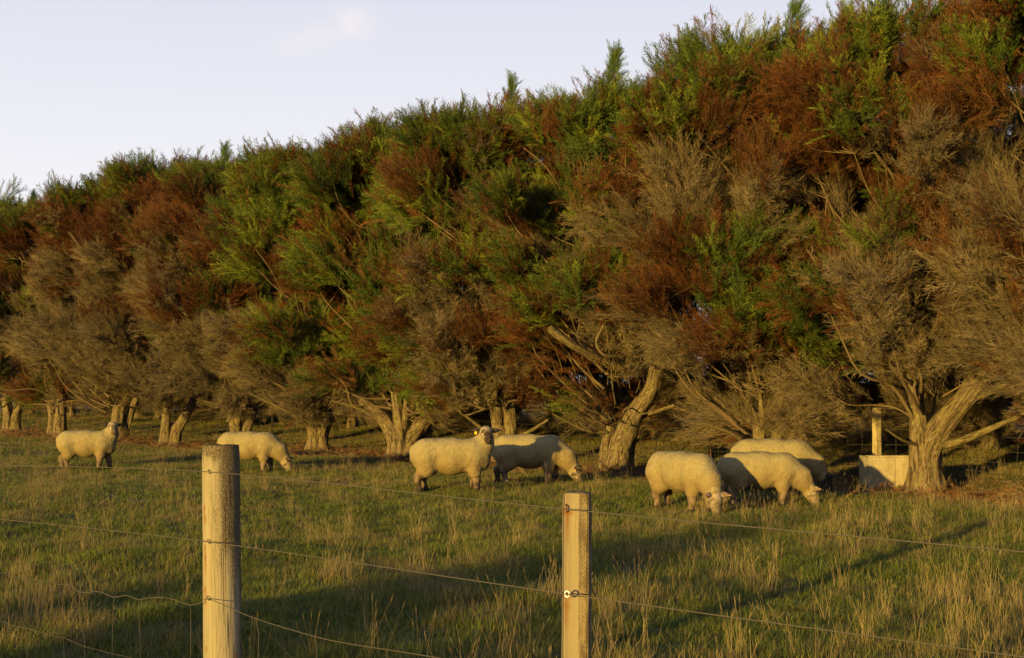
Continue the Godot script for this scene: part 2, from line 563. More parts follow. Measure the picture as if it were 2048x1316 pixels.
# young leaders that poke out of the tops: tree x -> [offset along x, tip height, width]
var leaders := {-11.12: [[-0.3, 7.75, 0.42], [0.5, 7.5, 0.35]], -6.79: [[-0.5, 7.5, 0.35]], -0.19: [[0.05, 7.65, 0.25]],
	1.92: [[-0.15, 7.7, 0.36], [1.15, 7.95, 0.55]], 4.14: [[0.45, 7.95, 0.6], [1.3, 7.9, 0.55]], -15.9: [[0.5, 7.6, 0.4]]}
var reseed := {4.14: 4}
var open_front := {1.92: 0.85, -2.41: 0.7, 6.18: 0.55, -0.19: 0.7, -9.02: 0.5}   # trees whose forks show
var leaders_now: Array = []

# ------------------------------------------------------------------ sheep
class Flesh:
	var a := PackedVector3Array()
	var ba := PackedVector3Array()
	var inv := PackedFloat32Array()
	var ra := PackedFloat32Array()
	var rb := PackedFloat32Array()
	var part := PackedInt32Array()
	var soft := 0.05
	func bone(p: Vector3, q: Vector3, r0: float, r1: float, what := 0) -> void:
		a.append(p); ba.append(q - p)
		inv.append(1.0 / maxf((q - p).length_squared(), 1e-6))
		ra.append(r0); rb.append(r1 - r0); part.append(what)
	func at(p: Vector3) -> float:
		var d := 9.0
		for i in a.size():
			var pa := p - a[i]
			var t := clampf(pa.dot(ba[i]) * inv[i], 0.0, 1.0)
			var e := (pa - ba[i] * t).length() - ra[i] - rb[i] * t
			var h := maxf(soft - absf(d - e), 0.0) / soft
			d = minf(d, e) - h * h * soft * 0.25
		return d
	func nearest(p: Vector3) -> Vector2:      # (index of the closest bone, place along it)
		var d := 9.0
		var got := Vector2.ZERO
		for i in a.size():
			var pa := p - a[i]
			var t := clampf(pa.dot(ba[i]) * inv[i], 0.0, 1.0)
			var e := (pa - ba[i] * t).length() - ra[i] - rb[i] * t
			if e < d:
				d = e
				got = Vector2(i, t)
		return got
	func box() -> AABB:
		var b := AABB(a[0], Vector3.ZERO)
		for i in a.size():
			var r := maxf(ra[i], ra[i] + rb[i]) + 0.03
			for q: Vector3 in [a[i], a[i] + ba[i]]:
				b = b.merge(AABB(q - Vector3.ONE * r, Vector3.ONE * r * 2.0))
		return b

var wool_amount := 0.0
func flesh_at(f: Flesh, p: Vector3) -> float:
	var d := f.at(p)
	if wool_amount > 0.0 and absf(d) < 0.06:
		d += wool_amount * (n_fine.get_noise_3d(p.x * 6.0, p.y * 6.0, p.z * 6.0) * 0.007 + n_fine.get_noise_3d(p.x * 26.0, p.y * 26.0 + 9.0, p.z * 26.0) * 0.005 + n_fine.get_noise_3d(p.x * 34.0, p.y * 11.0, p.z * 34.0) * 0.006 * smoothstep(0.68, 0.4, p.y)) * smoothstep(0.2, 0.34, p.y)
	return d

# surface nets over the cells near the surface
func skin(f: Flesh, cell: float, s: Soup, color_of: Callable) -> void:
	var b := f.box()
	var nx := int(ceil(b.size.x / cell)) + 2
	var ny := int(ceil(b.size.y / cell)) + 2
	var nz := int(ceil(b.size.z / cell)) + 2
	var val := PackedFloat32Array()
	val.resize(nx * ny * nz)
	val.fill(1.0)
	var B := 4
	var reach := cell * B * 0.87 + 0.06
	for i in range(0, nx, B):
		for j in range(0, ny, B):
			for k in range(0, nz, B):
				var mid := b.position + Vector3(i + B * 0.5, j + B * 0.5, k + B * 0.5) * cell
				var dm := f.at(mid)
				var near := absf(dm) < reach
				for ii in range(i, mini(i + B, nx)):
					for jj in range(j, mini(j + B, ny)):
						var at0 := (ii * ny + jj) * nz
						for kk in range(k, mini(k + B, nz)):
							val[at0 + kk] = flesh_at(f, b.position + Vector3(ii, jj, kk) * cell) if near else dm
	var id := PackedInt32Array()
	id.resize(nx * ny * nz)
	id.fill(-1)
	var offs := [Vector3i(0, 0, 0), Vector3i(0, 0, 1), Vector3i(0, 1, 0), Vector3i(0, 1, 1), Vector3i(1, 0, 0), Vector3i(1, 0, 1), Vector3i(1, 1, 0), Vector3i(1, 1, 1)]
	var step := PackedInt32Array()
	for q: Vector3i in offs: step.append((q.x * ny + q.y) * nz + q.z)
	var edges := [[0, 1], [2, 3], [4, 5], [6, 7], [0, 2], [1, 3], [4, 6], [5, 7], [0, 4], [1, 5], [2, 6], [3, 7]]
	for i in nx - 1:
		for j in ny - 1:
			for k in nz - 1:
				var at0 := (i * ny + j) * nz + k
				var inside := 0
				for e in 8:
					if val[at0 + step[e]] < 0.0: inside += 1
				if inside == 0 or inside == 8: continue
				var sum := Vector3.ZERO
				var n := 0
				for e in edges:
					var v0 := val[at0 + step[e[0]]]
					var v1 := val[at0 + step[e[1]]]
					if (v0 < 0.0) != (v1 < 0.0):
						var o0: Vector3i = offs[e[0]]
						var o1: Vector3i = offs[e[1]]
						sum += Vector3(o0).lerp(Vector3(o1), v0 / (v0 - v1))
						n += 1
				var p := b.position + (Vector3(i, j, k) + sum / n) * cell
				id[at0] = s.v.size()
				var h := cell * 0.7
				var g := Vector3(flesh_at(f, p + Vector3(h, 0, 0)) - flesh_at(f, p - Vector3(h, 0, 0)), flesh_at(f, p + Vector3(0, h, 0)) - flesh_at(f, p - Vector3(0, h, 0)), flesh_at(f, p + Vector3(0, 0, h)) - flesh_at(f, p - Vector3(0, 0, h)))
				s.v.append(p)
				s.n.append(g.normalized())
				s.c.append(color_of.call(p, f.nearest(p)))
	for i in range(1, nx - 1):
		for j in range(1, ny - 1):
			for k in range(1, nz - 1):
				var at0 := (i * ny + j) * nz + k
				var v0 := val[at0] < 0.0
				for ax in 3:
					var st := ny * nz if ax == 0 else nz if ax == 1 else 1
					var v1 := val[at0 + st] < 0.0
					if v0 == v1: continue
					var s1 := nz if ax == 0 else 1 if ax == 1 else ny * nz
					var s2 := 1 if ax == 0 else ny * nz if ax == 1 else nz
					var q0 := id[at0]
					var q1 := id[at0 - s1]
					var q2 := id[at0 - s1 - s2]
					var q3 := id[at0 - s2]
					if q0 < 0 or q1 < 0 or q2 < 0 or q3 < 0: continue
					if v0: s.ix.append_array(PackedInt32Array([q0, q2, q1, q0, q3, q2]))
					else: s.ix.append_array(PackedInt32Array([q0, q1, q2, q0, q2, q3]))

# look: the head is up and turned by look_turn (0 = straight ahead); otherwise it grazes, the head turned by look_turn
func sheep(label: String, at: Vector2, turn: float, size: float, grazing: bool, look_turn: float, pale_face: float, tagged: int, step_: float) -> void:
	var o := thing("sheep", label, "sheep", ground_at(at.x, at.y, -0.005), turn, "sheep in the paddock")
	o.scale = Vector3.ONE * size
	var f := Flesh.new()
	f.soft = 0.07
	f.bone(Vector3(-0.33, 0.53, 0), Vector3(0.0, 0.51, 0), 0.225, 0.25)
	f.bone(Vector3(0.0, 0.51, 0), Vector3(0.31, 0.52, 0), 0.25, 0.215)
	for z in [-0.085, 0.085]:
		f.bone(Vector3(-0.37, 0.61, z), Vector3(0.28, 0.605, z), 0.145, 0.14)
	f.bone(Vector3(-0.43, 0.57, 0), Vector3(-0.40, 0.45, 0), 0.145, 0.14)
	f.bone(Vector3(-0.545, 0.60, 0), Vector3(-0.56, 0.48, 0), 0.035, 0.03)       # docked tail
	f.bone(Vector3(0.40, 0.50, 0), Vector3(0.42, 0.44, 0), 0.16, 0.13)           # brisket
	var neck_end: Vector3
	var hd: Vector3
	if grazing:
		var sw := Vector3(cos(look_turn), 0, -sin(look_turn))
		var n1 := Vector3(0.40, 0.55, 0) + sw * 0.15 + Vector3.DOWN * 0.13
		neck_end = n1 + sw * 0.11 + Vector3.DOWN * 0.15
		f.bone(Vector3(0.34, 0.57, 0), n1, 0.185, 0.15)
		f.bone(n1, neck_end, 0.15, 0.105)
		hd = (sw * 0.5 + Vector3.DOWN * 0.85).normalized()
	else:
		neck_end = Vector3(0.49, 0.80, 0.015)
		f.bone(Vector3(0.34, 0.58, 0), Vector3(0.46, 0.70, 0.0), 0.19, 0.14)
		f.bone(Vector3(0.46, 0.70, 0), neck_end, 0.14, 0.10)
		hd = (Vector3(cos(look_turn), -0.42, -sin(look_turn))).normalized()
	var k := 0
	for z in [-0.115, 0.115]:
		var sg := 1.0 if k == 0 else -1.0
		var fx := step_ * 0.09 * sg
		var hx := -step_ * 0.10 * sg
		f.bone(Vector3(0.31, 0.46, z), Vector3(0.32 + fx * 0.4, 0.29, z), 0.125, 0.075)
		f.bone(Vector3(0.32 + fx * 0.4, 0.30, z), Vector3(0.335 + fx * 0.8, 0.17, z), 0.072, 0.043, 1)
		f.bone(Vector3(0.335 + fx * 0.8, 0.17, z), Vector3(0.33 + fx, 0.05, z), 0.035, 0.028, 2)
		f.bone(Vector3(0.33 + fx, 0.045, z), Vector3(0.355 + fx, 0.025, z), 0.036, 0.034, 3)
		f.bone(Vector3(-0.36, 0.48, z * 1.1), Vector3(-0.33 + hx * 0.3, 0.34, z * 1.1), 0.165, 0.115)
		f.bone(Vector3(-0.34 + hx * 0.3, 0.35, z * 1.1), Vector3(-0.45 + hx * 0.8, 0.225, z), 0.105, 0.05, 1)
		f.bone(Vector3(-0.45 + hx * 0.8, 0.225, z), Vector3(-0.425 + hx, 0.05, z), 0.042, 0.033, 2)
		f.bone(Vector3(-0.425 + hx, 0.045, z), Vector3(-0.40 + hx, 0.025, z), 0.036, 0.034, 3)
		k += 1
	var wool := Color(0.223, 0.184, 0.0828)
	var dirt := Color(0.15, 0.096, 0.04)
	var dark := Color(0.035, 0.027, 0.02)
	var sx := at.x * 3.0
	var body_color := func(p: Vector3, near: Vector2) -> Color:
		var n := n_fine.get_noise_3d(p.x * 7.0 + sx, p.y * 7.0, p.z * 7.0)
		var n2 := n_fine.get_noise_3d(p.x * 24.0 + sx, p.y * 24.0, p.z * 24.0)
		var low := smoothstep(0.62, 0.30, p.y + n * 0.16)
		var c := wool.lerp(dirt, clampf(low * (0.62 + 0.95 * n2) + maxf(0.0, n - 0.25) * 0.5, 0.0, 0.75))
		var what := f.part[int(near.x)]
		if what >= 1:
			var t := smoothstep(0.33, 0.22, p.y + n * 0.06)
			c = c.lerp(Color(0.20, 0.14, 0.085).lerp(dark, clampf(0.75 - pale_face * 0.5 + n, 0.0, 1.0)), t)
		if what == 3: c = Color(0.02, 0.018, 0.015)
		return c * (1.0 + 0.25 * n2)
	var s := Soup.new()
	wool_amount = 1.0
	skin(f, 0.021, s, body_color)
	wool_amount = 0.0
	# head, on a finer grid
	var g := Flesh.new()
	g.soft = 0.03
	var sd := hd.cross(Vector3.UP).normalized()
	var hu := sd.cross(hd).normalized()
	var hb := neck_end + (Vector3(0.0, 0.045, 0) if not grazing else hd * 0.02) 
	g.bone(neck_end - hd * 0.03, hb, 0.10, 0.082)
	g.bone(hb, hb + hd * 0.06 + hu * 0.012, 0.083, 0.075)                       # skull with its woolly poll
	g.bone(hb + hd * 0.05, hb + hd * 0.19 - hu * 0.012, 0.066, 0.041)            # nose bridge
	g.bone(hb + hd * 0.05 - hu * 0.035, hb + hd * 0.18 - hu * 0.035, 0.055, 0.034)   # jaw
	for q in [-1.0, 1.0]:
		g.bone(hb + hd * 0.055 + sd * q * 0.052 + hu * 0.022, hb + hd * 0.075 + sd * q * 0.052 + hu * 0.02, 0.02, 0.018)   # brow
		var ear: Vector3 = (sd * q * 0.95 + hu * 0.12 - hd * 0.1).normalized()
		if grazing: ear = (sd * q * 0.55 + hu * 0.55 + hd * 0.25).normalized()
		var er: Vector3 = hb + sd * q * 0.062 + hu * 0.025
		g.bone(er, er + ear * 0.055, 0.016, 0.026, 4)
		g.bone(er + ear * 0.055, er + ear * 0.135 - Vector3(0, 0.012, 0), 0.026, 0.008, 4)
	var big := 1.15
	for i in g.a.size():
		g.a[i] = hb + (g.a[i] - hb) * big
		g.ba[i] *= big
		g.inv[i] /= big * big
		g.ra[i] *= big
		g.rb[i] *= big
	var pale := Color(0.21, 0.165, 0.10)
	var head_color := func(p: Vector3, near: Vector2) -> Color:
		var l: Vector3 = (p - hb) / big
		var fwd := l.dot(hd)
		var across := absf(l.dot(sd))
		var rise := l.dot(hu)
		var n := n_fine.get_noise_3d(p.x * 22.0 + sx, p.y * 22.0, p.z * 22.0)
		if g.part[int(near.x)] == 4: return dark.lerp(Color(0.20, 0.14, 0.085), 0.7 if pale_face > 0.7 else 0.0) * (1.2 + n)
		var mask := smoothstep(0.06, 0.12, fwd + n * 0.02) * smoothstep(0.062, 0.04, across + n * 0.012)
		mask = maxf(mask, smoothstep(0.03, 0.015, Vector2(fwd - 0.07, across - 0.06).length() + n * 0.01))      # round the eye
		mask = maxf(mask, smoothstep(0.14, 0.17, fwd))
		var c := pale.lerp(Color(0.33, 0.25, 0.16), clampf(0.4 + n + rise * 2.0, 0.0, 1.0) * 0.6)
		if fwd < 0.02: c = c.lerp(wool, 0.7)
		var shade := lerpf(1.0, 0.45, pale_face)
		if pale_face < 0.0:
			mask = maxf(mask, smoothstep(-0.01, 0.04, fwd + n * 0.03))
			shade = 1.0
		return c.lerp(dark * (1.0 + 0.6 * n), mask * shade) * (1.0 + 0.2 * n)
	skin(g, 0.0105, s, head_color)
	obj("body", s.mesh(), mats.wool, o)
	for q in [-1.0, 1.0]:
		var e := SphereMesh.new()
		e.radius = 0.014; e.height = 0.028; e.radial_segments = 12; e.rings = 6
		var eye := obj("eye", e, mats.eye, o)
		eye.position = hb + (hd * 0.075 + sd * q * 0.062 + hu * 0.016) * big
	if tagged != 0:
		var t := obj("ear_tag", bevel_box(Vector3.ZERO, Vector3(0.034, 0.042, 0.006), 0.002), mats.ear_tag, o)
		t.basis = Basis(sd, hu, sd.cross(hu))
		t.position = hb + (sd * tagged * 0.135 + hu * 0.012 + hd * 0.024) * big

# ------------------------------------------------------------------ images
func image_of(w: int, h: int, f: Callable) -> ImageTexture:
	var im := Image.create(w, h, false, Image.FORMAT_RGB8)
	for y in h:
		for x in w:
			var c: Color = f.call((x + 0.5) / w, (y + 0.5) / h)
			im.set_pixel(x, y, c.linear_to_srgb())
	return ImageTexture.create_from_image(im)

func bump_noise(freq: float, seed_: int) -> NoiseTexture2D:
	var t := NoiseTexture2D.new()
	t.width = 256; t.height = 256; t.seamless = true
	var n := noise(seed_, freq, 4)
	t.noise = n
	return t

func ring_noise(n: FastNoiseLite, u: float, v: float, r: float, sv: float) -> float:   # seamless round u
	return n.get_noise_3d(cos(u * TAU) * r, v * sv, sin(u * TAU) * r)

# ------------------------------------------------------------------ the scene
func _ready() -> void:
	rng.seed = 4711
	# camera
	var cam := Camera3D.new()
	cam.name = "camera"
	cam.fov = rad_to_deg(2.0 * atan(658.0 / 2844.0))
	cam.position = Vector3(0, 1.6, 0)
	cam.rotation.x = atan(108.0 / 2844.0)
	cam.near = 0.1
	cam.far = 3000.0
	add_child(cam)
	cam.current = true
	# sky and exposure
	var env := Environment.new()
	env.background_mode = Environment.BG_SKY
	var sky := Sky.new()
	var sm := ProceduralSkyMaterial.new()
	sm.sky_top_color = lin(0.092, 0.132, 0.30)
	sm.sky_horizon_color = lin(0.508, 0.497, 0.482)
	sm.sky_curve = 0.4
	sm.ground_horizon_color = lin(0.12, 0.10, 0.05)
	sm.ground_bottom_color = lin(0.05, 0.045, 0.02)
	sm.sun_angle_max = 1.0
	# one faint evening cloud
	var cn := noise(77, 1.0, 4)
	var cover := Image.create(2048, 1024, false, Image.FORMAT_RGBA8)
	cover.fill(Color(0, 0, 0, 0))
	for y in range(410, 452):
		for x in range(1976, 2030):
			var puff := maxf(exp(-pow((x - 2011.0) / 4.5, 2.0) - pow((y - 430.5) / 3.4, 2.0)), 0.55 * exp(-pow((x - 2002.0) / 9.0, 2.0) - pow((y - 434.0 + (x - 2002.0) * 0.25) / 3.0, 2.0)))
			puff *= 0.8 + 0.5 * cn.get_noise_2d(x * 0.22, y * 0.3)
			cover.set_pixel(x, y, Color(1.0, 0.78, 0.28, clampf(puff * 0.28, 0.0, 1.0)))
	sm.sky_cover = ImageTexture.create_from_image(cover)
	sm.sky_cover_modulate = Color(0.55, 0.55, 0.55, 1.0)
	sm.sky_energy_multiplier = 1.0
	sky.sky_material = sm
	env.sky = sky
	env.tonemap_mode = Environment.TONE_MAPPER_LINEAR
	env.tonemap_exposure = 2.1
	env.sdfgi_enabled = true
	env.ssao_enabled = true
	env.ssil_enabled = true
	var we := WorldEnvironment.new()
	we.name = "air"
	we.environment = env
	add_child(we)
	# low sun, behind the camera on the left
	var sun := DirectionalLight3D.new()
	sun.name = "sun"
	sun.light_color = lin(1.0, 0.665, 0.16)
	sun.light_energy = 1.6
	sun.light_angular_distance = 0.9
	sun.shadow_enabled = true
	add_child(sun)
	var el := deg_to_rad(5.7)
	var az := deg_to_rad(32.5)
	sun.look_at_from_position(Vector3.ZERO, Vector3(sin(az) * cos(el), -sin(el), -cos(az) * cos(el)))

	n_low = noise(3, 0.09, 2)
	n_mid = noise(8, 0.33, 2)
	n_fine = noise(21, 1.0, 2)
	n_patch = noise(5, 0.55, 3)
	make_materials()
	make_ground()
	for i in 4: plumes.append(make_plume())
	for i in 4: twigs.append(make_twig())
	make_hedge()
	rng.seed = 99
	make_shrubs()
	rng.seed = 100
	make_sheep()
	make_trough()
	make_back_fence()
	make_front_fence()
	rng.seed = 101
	make_grass()

func make_materials() -> void:
	mats.leaf = paint(1, 1, 1, 0.75, true)
	mats.twig = paint(1, 1, 1, 0.9, true)
	mats.twig_wood = paint(0.112, 0.08, 0.042, 0.9)
	mats.grass = paint(1, 1, 1, 0.7, true)
	var bn := noise(31, 1.0, 4)
	var bark := func(k: Color, moss: Color) -> ImageTexture:
		return image_of(128, 256, func(u: float, v: float) -> Color:
			var a := ring_noise(bn, u, v, 1.6, 2.2)
			var fis := ring_noise(bn, u + 0.05 * a, v + 7.0, 2.3, 2.6)
			var spot := ring_noise(bn, u, v + 31.0, 1.1, 5.0)
			var c := k * (1.0 + 0.45 * a)
			c = c.lerp(k * 0.22, smoothstep(0.05, 0.3, fis) * 0.85)
			c = c.lerp(moss * (1.0 + 0.4 * fis), smoothstep(0.1, 0.4, spot) * 0.8)
			var stain := ring_noise(bn, u, v + 51.0, 0.8, 3.0)
			c = c.lerp(k * 0.4, smoothstep(0.1, 0.4, stain) * 0.7)
			return c.lerp(Color(0.24, 0.21, 0.15), smoothstep(0.32, 0.45, ring_noise(bn, u, v + 71.0, 2.4, 9.0)) * 0.6))
	mats.bark = paint(1, 1, 1, 0.95)
	mats.bark.albedo_texture = bark.call(Color(0.118, 0.0857, 0.0445), Color(0.151, 0.136, 0.0378))
	mats.bark.heightmap_enabled = true
	mats.bark.heightmap_scale = 2.0
	mats.bark.heightmap_texture = mats.bark.albedo_texture
	mats.bark_limb = paint(1, 1, 1, 0.95)
	mats.bark_limb.albedo_texture = bark.call(Color(0.114, 0.0857, 0.0381), Color(0.166, 0.151, 0.034))
	mats.wool = paint(1, 1, 1, 1.0, true)
	mats.wool.heightmap_enabled = true
	mats.wool.heightmap_scale = 1.0
	mats.wool.heightmap_texture = bump_noise(0.06, 9)
	mats.wool.uv1_triplanar = true
	mats.wool.uv1_scale = Vector3(3.5, 3.5, 3.5)
	mats.eye = paint(0.01, 0.008, 0.006, 0.15)
	mats.ear_tag = paint(0.75, 0.50, 0.04, 0.5)
	mats.wire = paint(0.065, 0.057, 0.045, 0.8)
	mats.wire.metallic = 0.0
	mats.rust = paint(0.10, 0.045, 0.02, 0.9)
	mats.insulator = paint(0.7, 0.68, 0.62, 0.4)
	mats.waratah = paint(0.03, 0.027, 0.024, 0.7)

func make_ground() -> void:
	var xs := PackedFloat32Array()
	var ds := PackedFloat32Array()
	for v in [-900.0, -400.0, -200.0, -120.0, -80.0, -55.0, -42.0, -34.0]: xs.append(v)
	for i in 181: xs.append(-28.0 + i * 0.25)
	for v in [19.0, 24.0, 32.0, 45.0, 70.0, 120.0, 220.0, 450.0, 900.0]: xs.append(v)
	for v in [-300.0, -120.0, -60.0, -30.0, -15.0, -6.0, 0.0, 3.0]: ds.append(v)
	for i in 240: ds.append(5.0 + i * 0.25)
	for v in [67.0, 72.0, 80.0, 95.0, 120.0, 160.0, 250.0, 400.0, 700.0, 1400.0]: ds.append(v)
	var s := Soup.new()
	for d in ds:
		for x in xs:
			s.v.append(Vector3(x, height(x, d), -d))
			var e := 0.12
			s.n.append(Vector3(height(x - e, d) - height(x + e, d), 2.0 * e, height(x, d + e) - height(x, d - e)).normalized())
	var w := xs.size()
	for i in ds.size() - 1:
		for k in w - 1:
			var a := i * w + k
			s.ix.append_array(PackedInt32Array([a, a + w, a + 1, a + 1, a + w, a + w + 1]))
	var m := paint(1, 1, 1, 1.0)
	var gn := noise(51, 1.0, 4)
	m.albedo_texture = image_of(512, 512, func(u: float, v: float) -> Color:
		var a := gn.get_noise_2d(cos(u * TAU) * 2.4 + sin(v * TAU) * 2.4, sin(u * TAU) * 2.4 + cos(v * TAU) * 2.4)
		var b := gn.get_noise_2d(cos(u * TAU) * 9.0 + 40.0, sin(u * TAU) * 9.0 + cos(v * TAU) * 9.0) + gn.get_noise_2d(u * 40.0, v * 40.0 + 9.0) * 0.6
		var c := Color(0.0562, 0.0525, 0.021).lerp(Color(0.112, 0.0788, 0.0338), smoothstep(-0.2, 0.35, a))
		return c * (1.0 + 0.5 * b))
	m.uv1_triplanar = true
	m.uv1_world_triplanar = true
	m.uv1_scale = Vector3(0.31, 0.31, 0.31)
	var o := obj("ground", s.mesh(), m, self)
	o.set_meta("kind", "structure")
	o.set_meta("label", "uneven paddock soil under the grass")

